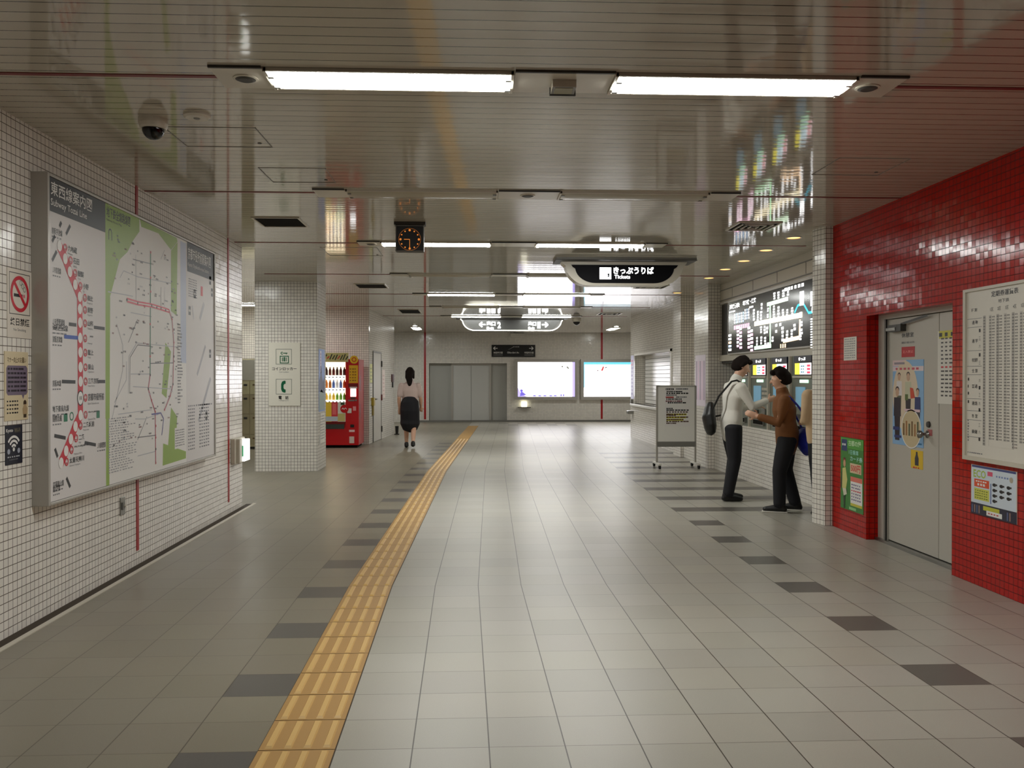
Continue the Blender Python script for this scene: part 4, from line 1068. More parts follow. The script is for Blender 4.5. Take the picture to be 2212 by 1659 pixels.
for j, z in enumerate((1.80, 1.745, 1.69, 1.63, 1.575, 1.45, 1.40, 1.35, 1.29, 1.245, 1.14, 1.09, 1.04)): m.text(F2, '一三六'[j % 3], 6.005, z - 0.012, 5.985, z + 0.012, 0.001, PB)
for z in (1.45, 1.40, 1.35, 1.29): m.dashes(F2, 6.14, 6.12, z, 0.02, 0.001, PB, 1)
for z in (1.0 + 0.02 * k for k in range(8)): m.dashes(F2, 6.14, 6.12, z + 0.02, 0.01, 0.001, PGR, 1)
m.rect(F2, 5.88, 1.0, 5.62, 1.045, 0.0014, PT); m.rect(F2, 5.56, 1.0, 5.2, 1.045, 0.0014, PT)
m.dashes(F2, 6.14, 5.95, 0.935, 0.008, 0.001, PGR, 8)
m.build('fare_table_sheet', t)

def d(m, F, c):
    m.rect(F, 6.13, 0.585, 5.62, 0.84, c + 0.0004, pm(214, 224, 234)); m.rect(F, 6.13, 0.835, 5.62, 0.85, c + 0.0006, pm(70, 80, 140))
    m.text(F, 'ECO', 6.11, 0.765, 5.96, 0.82, c + 0.0008, pm(170, 196, 70), 0.02); m.rect(F, 5.94, 0.79, 5.88, 0.82, c + 0.0008, pm(226, 90, 120))
    m.rect(F, 6.10, 0.70, 5.92, 0.755, c + 0.0008, pm(226, 84, 40)); m.dashes(F, 6.08, 5.94, 0.735, 0.01, c + 0.0012, PWH, 5); m.dashes(F, 6.06, 5.96, 0.71, 0.016, c + 0.0012, PWH, 3)
    m.rect(F, 6.10, 0.61, 5.92, 0.69, c + 0.0008, pm(214, 214, 96))
    for j in range(4): m.dashes(F, 6.09, 5.93, 0.62 + j * 0.017, 0.007, c + 0.0012, pm(120, 130, 40), 6)
    m.rect(F, 5.905, 0.60, 5.895, 0.74, c + 0.0008, pm(90, 110, 170))
    for r in range(4):
        for k in range(3):
            if r == 3 and k: continue
            a, b = 5.86 - k * 0.08, 0.735 - r * 0.037
            m.disc(F, a, b, 0.022, c + 0.0008, pm(30, 28, 32), 10, 0.012); m.rect(F, a - 0.012, b - 0.004, a - 0.034, b + 0.008, c + 0.001, pm(60, 54, 54))
    m.dashes(F, 5.84, 5.66, 0.79, 0.012, c + 0.0008, pm(120, 140, 190), 6); m.disc(F, 5.67, 0.79, 0.02, c + 0.001, pm(180, 170, 150), 10)
    m.rect(F, 6.14, 0.505, 5.61, 0.585, c + 0.0004, pm(40, 38, 60)); m.rect(F, 5.99, 0.545, 5.80, 0.575, c + 0.0008, pm(200, 200, 60)); m.rect(F, 5.95, 0.515, 5.77, 0.548, c + 0.0012, PWH); m.dashes(F, 5.93, 5.80, 0.527, 0.008, c + 0.0016, pm(200, 60, 60), 4)
    for k in range(6): m.rect(F, 6.13 - k * 0.028 - (0.3 if k > 3 else 0), 0.515, 6.115 - k * 0.028 - (0.3 if k > 3 else 0), 0.57, c + 0.0008, pm(150, 120, 110) if k % 2 else pm(90, 100, 140))
sheet(F, 6.14, 0.505, 5.61, 0.852, 'product_poster', 'small ECO poster with rows of dark items under the fare table', 'poster', PAPER, d)
def d(m, F, c):
    G2 = pm(44, 120, 40)
    m.rect(F, 8.37, 0.8, 7.88, 0.895, c + 0.0004, pm(80, 160, 60)); m.rect(F, 8.35, 0.77, 8.23, 0.88, c + 0.0008, pm(40, 60, 110)); m.dashes(F, 8.335, 8.245, 0.82, 0.02, c + 0.0012, PWH, 2)
    m.text(F, '古都の緑', 8.20, 0.825, 7.93, 0.88, c + 0.0008, pm(206, 236, 190), 0.02)
    m.text(F, '1日乗車', 8.19, 0.745, 7.98, 0.79, c + 0.0008, pm(150, 216, 196), 0.02); m.text(F, 'カード券', 8.16, 0.685, 7.90, 0.735, c + 0.0008, pm(170, 226, 210), 0.02)
    m.rect(F, 8.16, 0.575, 7.92, 0.665, c + 0.0008, pm(222, 196, 160)); m.text(F, '500円', 8.14, 0.585, 7.94, 0.655, c + 0.0012, pm(206, 60, 50), 0.02)
    m.rect(F, 8.15, 0.29, 7.90, 0.54, c + 0.0008, PWH); m.rect(F, 8.15, 0.495, 7.90, 0.54, c + 0.0012, pm(226, 120, 100)); m.rect(F, 8.15, 0.265, 7.90, 0.29, c + 0.0008, pm(206, 200, 70))
    for j in range(6): m.dashes(F, 8.13, 7.92, 0.32 + j * 0.028, 0.012, c + 0.0012, pm(110, 100, 140) if j != 3 else PR, 5)
    # a figure in a pale tunic
    m.disc(F, 8.285, 0.65, 0.028, c + 0.0012, pm(206, 160, 120), 14, 0.036); m.disc(F, 8.287, 0.68, 0.03, c + 0.001, pm(120, 44, 30), 12, 0.026)
    m.poly(F, [(8.33, 0.6), (8.26, 0.615), (8.22, 0.5), (8.25, 0.41), (8.34, 0.41)], c + 0.0012, pm(214, 210, 130)); m.poly(F, [(8.35, 0.56), (8.33, 0.6), (8.34, 0.45), (8.37, 0.43)], c + 0.0014, pm(40, 50, 30))
    m.poly(F, [(8.33, 0.41), (8.25, 0.41), (8.23, 0.36), (8.30, 0.34)], c + 0.0014, pm(220, 216, 190)); m.poly(F, [(8.31, 0.36), (8.26, 0.36), (8.27, 0.22), (8.30, 0.22)], c + 0.0012, pm(26, 60, 26)); m.poly(F, [(8.37, 0.45), (8.22, 0.40), (8.23, 0.37), (8.37, 0.41)], c + 0.001, pm(30, 70, 30))
    m.rect(F, 8.18, 0.225, 8.03, 0.25, c + 0.0008, pm(150, 206, 140))
sheet(F, 8.375, 0.215, 7.88, 0.90, 'travel_poster', 'green travel card poster low on the red wall left of the door', 'poster', pm(52, 130, 46, 0.25), d)
sheet(F, 8.31, 1.635, 8.03, 1.855, 'paper_notice', 'small white paper notice on the red wall left of the door', 'notice', PAPER,
      lambda m, F, c: [m.dashes(F, 8.29, 8.05, 1.655 + j * 0.022, 0.009, c + 0.0005, PGR, 6) for j in range(9)])

# ---- grey door in the recess
DX = 3.70
m = MB()
m.box(DX - 0.02, DX + 0.1, 7.68, 7.83, 0, dz1, GREYDOOR); m.box(DX - 0.02, DX + 0.1, dy0 + 0.0, 7.68, 1.99, dz1, GREYDOOR); m.box(DX - 0.03, DX - 0.01, 7.68, 7.70, 0, 1.99, GREY)
m.box(DX - 0.05, DX + 0.1, dy0, 7.83, 0, 0.025, STEEL); m.box(DX + 0.06, DX + 0.1, dy0, 7.83, 0, dz1, DARKGREY)
dr = struct(m, 'door_1', 'grey steel double door set back in the red wall', 'door')
m = MB(); m.box(DX, DX + 0.045, 6.83, 7.675, 0.03, 1.985, GREYDOOR); leaf = m.build('door_leaf', dr, bevel=0.004)
m = MB(); m.box(DX, DX + 0.045, dy0 + 0.005, 6.822, 0.03, 1.985, GREYDOOR); m.build('side_leaf', dr, bevel=0.004)
m = MB(); m.box(DX - 0.05, DX, 7.36, 7.60, 1.87, 1.93, DARKGREY); m.box(DX - 0.055, DX - 0.03, 7.45, 7.62, 1.88, 1.905, STEEL); m.line(FX(DX - 0.03, -1), (7.4, 1.93), (6.95, 1.975), 0.02, 0, DARKGREY); m.build('door_closer', dr)
FD = FX(DX, -1)
m = MB(); a, b = (6.998,1.01); m.lathe((DX, a, b), [(0.03, 0), (0.03, 0.008), (0.013, 0.01), (0.013, 0.04), (0.03, 0.055), (0.032, 0.075), (0.0, 0.085)], STEEL, 20, (-1, 0, 0)); m.build('door_knob', dr, smooth=True)
m = MB(); a, b = (6.976,1.091); m.lathe((DX, a, b), [(0.026, 0), (0.024, 0.014), (0.0, 0.015)], DARKGREY, 18, (-1, 0, 0)); m.slab(FD, a + 0.02, b - 0.09, a - 0.05, b - 0.04, 0, 0.003, pm(170, 90, 90)); m.build('keyhole', dr)
m = MB(); a0, b0 = (7.436,1.814); a1, b1 = (7.228,1.835)
m.text(FD, '休憩室', a0, b0, a1, b1 + 0.02, 0.0015, PB, 0.01); a0, b0 = (7.435,1.762); a1, b1 = (7.213,1.78); m.text(FD, '関係者以外', a0, b0, a1, b1, 0.0015, PGR, 0.01); m.build('door_lettering', dr)
def d(m, F, c):
    a0, b0 = (7.435,1.646); a1, b1 = (7.212,1.734)
    m.text(F, '立入禁止', a0 - 0.02, b0 + 0.035, a1 + 0.02, b1 - 0.03, c + 0.0006, pm(240, 140, 140), 0.01)
a0, b0 = (7.435,1.646); a1, b1 = (7.212,1.734)
sheet(FD, a0, b0, a1, b1, 'red_sticker', 'small red warning sticker near the top of the grey door', 'sticker', pm(186, 24, 34), d, 0.002)
a0, b0 = (7.589,0.891); a1, b1 = (7.06,1.622)
def d(m, F, c):
    A = lambda u, v: (a0 + (a1 - a0) * u, b0 + (b1 - b0) * v)
    R = lambda u0, v0, u1, v1, cc, mt: m.rect(F, *A(u0, v0), *A(u1, v1), c + cc, mt)
    cr = pm(224, 206, 180)
    R(0.0, 0.93, 0.45, 1.0, 0.0004, pm(226, 200, 200)); R(0.0, 0.87, 1.0, 0.925, 0.0004, pm(226, 210, 214)); R(0.05, 0.95, 0.4, 0.975, 0.0008, pm(150, 140, 150))
    m.dashes(F, A(0.1, 0)[0], A(0.9, 0)[0], A(0, 0.885)[1], 0.018, c + 0.0008, pm(200, 80, 100), 6)
    q = A(0.42, 0.58); m.disc(F, q[0], q[1], 0.22, c + 0.0006, cr, 30, 0.30)
    def fig(u, v, s, top, skin=pm(206, 168, 140), legs=pm(40, 36, 46)):
        a, b = A(u, v)
        m.disc(F, a, b, 0.024 * s, c + 0.0014, skin, 12, 0.03 * s); m.disc(F, a, b + 0.018 * s, 0.026 * s, c + 0.0012, pm(44, 32, 28), 12, 0.022 * s)
        m.poly(F, [(a + 0.045 * s, b - 0.035 * s), (a - 0.045 * s, b - 0.035 * s), (a - 0.05 * s, b - 0.16 * s), (a + 0.05 * s, b - 0.16 * s)], c + 0.001, top)
        m.poly(F, [(a + 0.04 * s, b - 0.16 * s), (a - 0.04 * s, b - 0.16 * s), (a - 0.03 * s, b - 0.32 * s), (a + 0.03 * s, b - 0.32 * s)], c + 0.0009, legs)
    fig(0.22, 0.80, 1.0, pm(226, 220, 220), legs=pm(90, 100, 80)); fig(0.52, 0.80, 1.15, pm(200, 200, 170)); fig(0.16, 0.62, 1.3, pm(44, 42, 54)); fig(0.82, 0.62, 1.0, pm(36, 50, 110))
    m.poly(F, [A(0.58, 0.68), A(0.68, 0.67), A(0.74, 0.56), A(0.6, 0.55)], c + 0.0016, pm(206, 70, 40)); R(0.42, 0.53, 0.52, 0.6, 0.0016, pm(90, 110, 50)); R(0.4, 0.40, 0.9, 0.43, 0.0018, pm(230, 200, 206))
    q = A(0.62, 0.2); m.disc(F, q[0], q[1], 0.17, c + 0.0018, PWH, 28, 0.165); m.disc(F, q[0], q[1], 0.16, c + 0.0022, pm(206, 188, 150), 28, 0.155)
    for k in range(6): R(0.36 + k * 0.09, 0.12, 0.41 + k * 0.09, 0.26 + 0.03 * (k % 2), 0.0026, [pm(120, 90, 50), pm(160, 110, 60), pm(80, 90, 60)][k % 3])
    R(0.02, 0.17, 0.22, 0.21, 0.001, pm(40, 60, 120)); R(0.06, 0.08, 0.3, 0.11, 0.001, pm(40, 60, 120)); R(0.7, 0.03, 0.95, 0.05, 0.001, pm(40, 120, 170))
sheet(FD, a0, b0, a1, b1, 'people_poster', 'tall light blue poster of drawn people on the grey door', 'poster', pm(140, 184, 224), d, 0.003)
a0, b0 = (7.268,0.711); a1, b1 = (7.07,0.865)
def d(m, F, c):
    a, b = (a0 + a1) / 2, (b0 + b1) / 2
    m.poly(F, [(a + 0.03, b - 0.05), (a - 0.03, b - 0.05), (a - 0.032, b + 0.01), (a - 0.015, b + 0.04), (a - 0.012, b + 0.065), (a + 0.012, b + 0.065), (a + 0.015, b + 0.04), (a + 0.032, b + 0.01)], c + 0.0006, pm(50, 50, 60)); m.dashes(F, a + 0.06, a - 0.06, b - 0.075, 0.012, c + 0.0006, PR, 3)
sheet(FD, a0, b0, a1, b1, 'yellow_sticker', 'yellow sticker with a dark bottle shape below the poster on the grey door', 'sticker', pm(228, 190, 44), d, 0.002)
a0, b0 = (6.842,1.264); a1 = 6.46; b1 = (6.846,1.839)[1]
def d(m, F, c):
    m.rect(F, a0 - 0.02, b1 - 0.06, a1, b1, c + 0.0004, pm(206, 200, 60)); m.dashes(F, a0 - 0.02, a1 + 0.02, b1 - 0.045, 0.03, c + 0.0008, PB, 4)
    for j in range(15): m.dashes(F, a0 - 0.05, a1 + 0.03, b0 + 0.06 + j * 0.032, 0.012, c + 0.0006, pm(70, 66, 66) if j != 7 else PR, 5)
sheet(FD, a0, b0, a1, b1, 'price_notice', 'tall white text notice with yellow heading on the narrow door leaf', 'notice', PAPER, d, 0.003)

# ================================================================== FARE BOARD
F = FX(TX, -1)
FY0, FY1, FZ0, FZ1 = 13.45, 8.95, 1.845, 2.625
t = thing('fare_board', 'long lit black fare map board above the ticket machines', 'fare board', (TX, 11.2, FZ0))
m = MB(); m.box(TX - 0.05, TX, FY1, FY0, FZ0, FZ1, mat('fare_black', (26, 26, 30), 0.15)); m.build('panel', t)
m = MB()
for a in ((FY1, FY0, FZ0 - 0.02, FZ0), (FY1, FY0, FZ1, FZ1 + 0.015), (FY0, FY0 + 0.02, FZ0 - 0.02, FZ1 + 0.015)): m.box(TX - 0.055, TX, *a, ALU)
m.build('frame', t)
m = MB(); FF = FX(TX - 0.05, -1)
EW = em(255, 255, 255, 1.7); EC = em(60, 200, 230, 0.9); EY = em(255, 240, 200, 1.6); EO = em(255, 214, 170, 1.5); EG = em(200, 255, 205, 1.4); EP = em(255, 190, 225, 1.2); EB = em(190, 220, 255, 1.2)
m.path(FF, [(12.188,2.224), (10.388,2.225)], 0.062, 0.001, EY)
m.path(FF, [(11.652,2.452), (10.864,2.462)], 0.05, 0.001, em(225, 255, 220, 1.6))
m.path(FF, [(11.525,2.46), (11.522,1.876)], 0.04, 0.0014, EG)
m.path(FF, [(11.04,1.936), (10.475,1.957), (10.461,2.175)], 0.05, 0.001, EO)
m.path(FF, [(12.186,1.886), (11.486,1.893)], 0.05, 0.001, EG)
m.path(FF, [(10.643,2.266), (10.537,2.348), (10.36,2.362), (10.187,2.233), (10.075,2.235)], 0.03, 0.001, EC)
m.build('route_lines', t)
m = MB()
def cap(a, b, w, h, mt, n):
    """a lit station name, n short horizontal strokes stacked in a column"""
    for k in range(n):
        z = b - k * h / n
        m.rect(FF, a + w * random.uniform(0.3, 0.5), z - 0.7 * h / n, a - w * random.uniform(0.3, 0.5), z, 0.0016, mt)
for p, h, n in (((12.21,2.433), 0.17, 4), ((12.031,2.394), 0.15, 4), ((11.895,2.384), 0.17, 4), ((11.877,2.49), 0.10, 2), ((11.383,2.418), 0.18, 5), ((11.21,2.392), 0.2, 5), ((11.042,2.343), 0.13, 4), ((10.895,2.331), 0.12, 4), ((10.721,2.341), 0.13, 4), ((10.432,2.262), 0.08, 2),
                ((11.366,2.586), 0.1, 3), ((11.211,2.583), 0.1, 3), ((11.027,2.589), 0.1, 3), ((10.865,2.59), 0.1, 3), ((11.057,2.12), 0.2, 4), ((10.894,2.064), 0.12, 3), ((10.735,2.067), 0.12, 3), ((10.642,2.13), 0.09, 2), ((11.894,2.174), 0.1, 3), ((11.743,2.172), 0.12, 3), ((11.65,2.154), 0.1, 2),
                ((12.068,2.036), 0.13, 3), ((11.893,2.035), 0.12, 3), ((11.723,2.021), 0.12, 3), ((11.612,1.941), 0.07, 2), ((11.433,2.013), 0.08, 2), ((11.294,2.169), 0.05, 1), ((11.141,2.172), 0.05, 1), ((11.294,2.091), 0.05, 1), ((10.417,2.149), 0.07, 2), ((10.416,2.06), 0.08, 2), ((10.445,1.984), 0.07, 2), ((11.615,2.406), 0.06, 2), ((11.615,2.325), 0.06, 2)):
    cap(p[0], p[1], 0.09, h, EW, n)
for k in range(9):
    p = (13.117,2.434); cap(p[0] - k * 0.085, p[1] + 0.03 * (k > 5), 0.06, 0.16, EB if k % 2 else EW, 4)
    m.rect(FF, p[0] - k * 0.085 + 0.03, p[1] - 0.24, p[0] - k * 0.085 - 0.03, p[1] - 0.18, 0.0016, EP)
for q0 in ((12.956,2.236), (12.821,2.208), (12.434,2.199), (12.309,2.153)):
    for j in range(6): m.rect(FF, q0[0] + 0.05, q0[1] - j * 0.055 - 0.035, q0[0] - 0.05 - 0.03 * random.random(), q0[1] - j * 0.055, 0.0016, EP if j % 2 else EW)
for j, mt in enumerate((EW, EW, EO, EB, EW)): q0 = (13.328,2.137); m.rect(FF, q0[0] + 0.1, q0[1] - j * 0.055 - 0.035, q0[0] - 0.05, q0[1] - j * 0.055, 0.0016, mt)
p, q = (13.378,2.553), (12.868,2.567); m.text(FF, '運賃表', p[0], q[1] - 0.05, q[0], q[1] + 0.02, 0.0016, EW, 0.03); m.dashes(FF, p[0], q[0] + 0.2, q[1] - 0.1, 0.02, 0.0016, EW, 4)
p, q = (12.713,2.561), (12.11,2.542); m.text(FF, '地下鉄・連絡', p[0], q[1] - 0.02, q[0], q[1] + 0.05, 0.0016, EW, 0.03); m.dashes(FF, p[0] - 0.3, q[0] + 0.1, q[1] - 0.08, 0.025, 0.0016, EW, 4)
p, q = (10.691,2.544), (10.303,2.566); m.dashes(FF, p[0] + 0.3, q[0], p[1] + 0.02, 0.04, 0.0016, EW, 6)
for p in ((10.404,2.449), (10.063,2.417)):
    m.rect(FF, p[0] + 0.07, p[1] - 0.11, p[0] - 0.07, p[1] + 0.06, 0.0012, EW); m.text(FF, '子', p[0] + 0.03, p[1] - 0.02, p[0] - 0.03, p[1] + 0.04, 0.002, BLACK)
for j in range(12): p = (10.047,2.147); m.dashes(FF, p[0] + 0.08, p[0] - 0.5, p[1] - j * 0.03, 0.016, 0.0016, EW, 5)
for k in range(5): p = (10.048,2.265); m.disc(FF, p[0] - k * 0.14, p[1] - 0.03 * (k % 2), 0.05, 0.0016, EW, 12)
for k in range(8): p = (10.049,2.416); cap(p[0] - 0.2 - k * 0.1, p[1] - 0.1, 0.07, 0.2, EW, 4)
m.path(FF, [(10.075,2.235), (9.2, 2.28)], 0.03, 0.001, EC)
m.dashes(FF, (11.139,1.851)[0], (10.908,1.855)[0], (11.139,1.851)[1], 0.05, 0.0016, EO, 3)
m.build('station_names', t)

# ================================================================== TICKET MACHINES
SCRG = mat('machine_grey_green', (122, 128, 116), 0.35, 0.2)
pos = ['nearest the narrow tiled pillar', 'second from the narrow tiled pillar', 'third from the narrow tiled pillar', 'fourth from the narrow tiled pillar', 'farthest from the narrow tiled pillar']
for i, yc in enumerate((9.48, 10.28, 11.08, 11.88, 12.68)):
    t = thing('ticket_machine', 'grey ticket vending machine under the fare board, ' + pos[i], 'ticket machine', (3.95, yc, 0.78), 'ticket machines under the fare board')
    y0, y1 = yc - 0.385, yc + 0.385
    m = MB(); m.box(3.93, 4.2, y0, y1, 0.78, 1.735, SCRG); m.build('body', t)
    m = MB(); m.box(3.9, 3.935, y0 - 0.012, y0 + 0.012, 0.78, 1.735, CREAM); m.build('side_post', t)
    f = FX(3.93, -1)
    m = MB(); m.slab(f, yc + 0.28, 1.655, yc - 0.28, 1.732, 0, 0.02, mat('header_navy', (30, 34, 50), 0.3)); m.text(f, 'きっぷ', yc + 0.12, 1.675, yc - 0.10, 1.715, 0.021, EW, 0.03); m.build('header_sign', t)
    m = MB(); m.slab(f, yc + 0.27, 1.50, yc - 0.27, 1.652, 0, 0.012, DARKGREY)
    m.rect(f, yc + 0.26, 1.51, yc + 0.10, 1.645, 0.013, em(250, 236, 70, 0.9)); m.rect(f, yc + 0.10, 1.51, yc - 0.10, 1.645, 0.013, em(214, 244, 255, 1.1)); m.rect(f, yc - 0.10, 1.51, yc - 0.26, 1.645, 0.013, em(250, 236, 240, 1.1))
    for k in range(3): m.dashes(f, yc + 0.06, yc - 0.06, 1.53 + k * 0.035, 0.016, 0.014, em(60, 120, 140, 0.4), 2); m.rect(f, yc - 0.13, 1.52 + k * 0.04, yc - 0.23, 1.545 + k * 0.04, 0.014, em(226, 60, 90, 0.7))
    m.build('screen', t)
    m = MB(); m.slab(f, yc + 0.3, 1.47, yc - 0.3, 1.49, 0, 0.03, CREAM); m.build('ledge', t)
    m = MB(); m.slab(f, yc + 0.12, 1.41, yc - 0.14, 1.445, 0, 0.006, em(190, 255, 210, 1.6)); m.build('guide_lamp', t)
    m = MB(); m.slab(f, yc + 0.25, 1.12, yc - 0.05, 1.36, 0, 0.008, em(90, 130, 150, 0.5)); m.build('touch_panel', t)
    m = MB()
    for r in range(3):
        for k in range(4): m.slab(f, yc - 0.1 - k * 0.05, 1.3 - r * 0.06, yc - 0.135 - k * 0.05, 1.335 - r * 0.06, 0, 0.008, CREAM)
    m.build('button_field', t)
    m = MB(); m.slab(f, yc + 0.2, 0.98, yc + 0.05, 1.03, 0, 0.02, DARKGREY); m.slab(f, yc - 0.1, 0.95, yc - 0.25, 1.05, 0, 0.015, STEEL); m.build('coin_slot', t)
    m = MB(); m.slab(f, yc + 0.22, 0.82, yc - 0.22, 0.9, 0, 0.03, STEEL); m.slab(f, yc + 0.2, 0.835, yc - 0.2, 0.89, 0.03, 0.032, VOID); m.build('ticket_tray', t)

# ================================================================== NOTICE STAND AND RIGHT FAR WALL
wy = 14.27
q0, q1 = (2.979,1.334), (3.661,0.355)
sx0, sx1 = q0[0] + 0.02, q1[0] - 0.0
t = thing('notice_stand', 'white notice board on a wheeled stand before the right hand pillars', 'notice board', ((sx0 + sx1) / 2, wy, 0))
m = MB(); m.box(sx0 + 0.03, sx1 - 0.03, wy - 0.012, wy + 0.012, 0.42, 1.325, mat('marker_board', (246, 244, 238), 0.3)); m.build('board', t)
for nm, x in (('post', sx0 + 0.013), ('post', sx1 - 0.013)):
    m = MB(); m.box(x - 0.015, x + 0.015, wy - 0.015, wy + 0.015, 0.07, 1.34, ALU); m.build(nm, t)
    m = MB(); m.box(x - 0.022, x + 0.022, wy - 0.26, wy + 0.26, 0.055, 0.085, WHITE); ft = m.build('foot_bar', t, bevel=0.004)
    for yy in (wy - 0.22, wy + 0.22):
        m = MB(); m.cyl((x - 0.016, yy, 0.034), (x + 0.016, yy, 0.034), 0.034, RUBBER, 16); m.box(x - 0.02, x + 0.02, yy - 0.012, yy + 0.012, 0.034, 0.06, DARKGREY); m.build('caster', ft)
m = MB(); m.box(sx0 + 0.013, sx1 - 0.013, wy - 0.015, wy + 0.015, 1.32, 1.345, ALU); m.box(sx0 + 0.013, sx1 - 0.013, wy - 0.02, wy + 0.015, 0.34, 0.425, GREY); m.build('cross_rail', t)
F = FY(wy - 0.012)
def wbt(px): return sx0 + (px - 1415) / 89.0 * (sx1 - sx0)
def wz(py): return 1.47 - (py - 816) / 1900 * 14.27
def d(m, F, c):
    A = lambda z: 1410 + z / 7.9
    B = lambda z: wz(820 + z / 7.9)
    m.rect(F, wbt(A(205)), B(180), wbt(A(345)), B(150), c + 0.0005, PB); m.dashes(F, wbt(A(215)), wbt(A(340)), B(172), 0.012, c + 0.001, PWH, 4)
    m.rect(F, wbt(A(205)), B(318), wbt(A(345)), B(292), c + 0.0005, pm(170, 50, 50))
    for z, a, b, mt in ((165, 385, 600, PGR), (210, 220, 500, PB), (240, 215, 600, PB), (270, 215, 400, PGR), (305, 385, 580, PGR), (340, 215, 490, PB), (375, 205, 500, pm(110, 40, 50)), (402, 240, 570, PB)):
        m.dashes(F, wbt(A(a)), wbt(A(b)), B(z + 8), 0.022, c + 0.0005, mt, 9, 1.0)
sheet(F, wbt(1434), wz(874), wbt(1490), wz(837), 'stand_notice', 'white notice with black and red headings, upper sheet on the wheeled board', 'notice', pm(244, 241, 238), d, 0.002)
def d(m, F, c):
    A = lambda z: 1410 + z / 7.9
    B = lambda z: wz(820 + z / 7.9)
    YH = pm(214, 210, 60)
    for z, b in ((600, 570), (650, 560), (692, 515)): m.rect(F, wbt(A(215)), B(z + 16), wbt(A(b)), B(z - 16), c + 0.0004, YH)
    for z, b in ((502, 330), (530, 620), (562, 600), (600, 570), (620, 390), (650, 600), (692, 520), (725, 610), (755, 390)): m.dashes(F, wbt(A(215)), wbt(A(b)), B(z + 7), 0.02, c + 0.0008, PB if z < 540 else pm(90, 60, 50), 8, 1.0)
sheet(F, wbt(1434), wz(922), wbt(1490), wz(876), 'stand_notice', 'white notice with yellow highlighted lines, lower sheet on the wheeled board', 'notice', pm(244, 241, 238), d, 0.002)
F = FX(RX, -1)
sheet(F, 21.8, 0.95, 21.42, 2.02, 'lavender_poster', 'pale lavender poster between the far corner and the shuttered counter', 'poster', pm(206, 204, 236),
      lambda m, F, c: [m.dashes(F, 21.75, 21.47, 1.05 + j * 0.09, 0.05, c + 0.001, pm(150, 140, 200) if j < 8 else pm(220, 90, 150), 2) for j in range(10)])
t = thing('wall_bracket', 'small grey wall fitting under the lavender poster', 'wall fitting', (RX, 21.55, 0.6))
m = MB(); m.box(RX - 0.06, RX, 21.48, 21.6, 0.78, 0.94, GREY); m.build('bracket', t); m = MB(); m.box(RX - 0.14, RX, 21.42, 21.66, 0.58, 0.66, STEEL); m.build('tray', t, bevel=0.01)
F = FX(3.8, -1)
def d(m, F, c):
    for j in range(5): m.rect(F, 14.8 - 0.12 * j, 1.1, 14.74 - 0.12 * j, 1.75, c + 0.0005, pm(226, 190, 214) if j % 2 else pm(160, 130, 160))
sheet(F, 14.85, 1.0, 14.2, 1.85, 'pink_poster', 'pale pink and violet poster on the side of the pillar by the fare board', 'poster', pm(226, 214, 226), d)

# ================================================================== PEOPLE
SKIN = mat('skin', (214, 168, 140), 0.5); HAIR = mat('hair_black', (30, 23, 20), 0.85, spec=0.15)
def evalmesh(mb, name, voxel, m, smooth=6):
    me = bpy.data.meshes.new('tmp'); me.from_pydata([Vector(v) for v in mb.v], [], mb.f); me.update()
    ob = bpy.data.objects.new('tmp', me); COL.objects.link(ob)
    r = ob.modifiers.new('r', 'REMESH'); r.mode = 'VOXEL'; r.voxel_size = voxel
    s = ob.modifiers.new('s', 'SMOOTH'); s.factor = 0.5; s.iterations = smooth
    dg = bpy.context.evaluated_depsgraph_get()
    out = bpy.data.meshes.new_from_object(ob.evaluated_get(dg))
    bpy.data.objects.remove(ob); bpy.data.meshes.remove(me)
    out.name = name; out.materials.clear(); out.materials.append(m)
    out.polygons.foreach_set('use_smooth', [True] * len(out.polygons))
    return out
def add(name, me, parent):
    o = bpy.data.objects.new(name, me); COL.objects.link(o); o.parent = parent; o['org'] = tuple(parent['org']); return o
def hand(mb, w, e, side, m, curl=0.5, down=None):
    """palm, four bent fingers of unequal length and a thumb; w wrist, e elbow."""
    w, e = Vector(w), Vector(e); d = (w - e).normalized()
    ref = Vector(down or (0, 1, 0)); pn = (ref - d * ref.dot(d)).normalized(); ac = d.cross(pn)   # pn: palm normal, ac: across the palm
    k = w + d * 0.085
    mb.tube([w, w + d * 0.045, k], [0.026, 0.036, 0.036], m, 12, 0.5, tuple(ac))
    for j, L in enumerate((0.068, 0.076, 0.071, 0.056)):
        b = k + ac * (0.027 - 0.018 * j)
        p1 = b + d * L * 0.45 + pn * L * 0.12 * curl
        p2 = p1 + (d * (1 - 0.5 * curl) + pn * 0.8 * curl).normalized() * L * 0.32
        p3 = p2 + (d * (1 - 0.9 * curl) + pn * 1.1 * curl).normalized() * L * 0.26
        mb.tube([b - d * 0.02, p1, p2, p3], [0.0095, 0.009, 0.0085, 0.0075], m, 8)
    tb = w + d * 0.03 + ac * 0.034
    mb.tube([tb - ac * 0.01, tb + ac * 0.02 + d * 0.025 + pn * 0.012, tb + ac * 0.026 + d * 0.055 + pn * 0.022], [0.012, 0.0105, 0.009], m, 8)
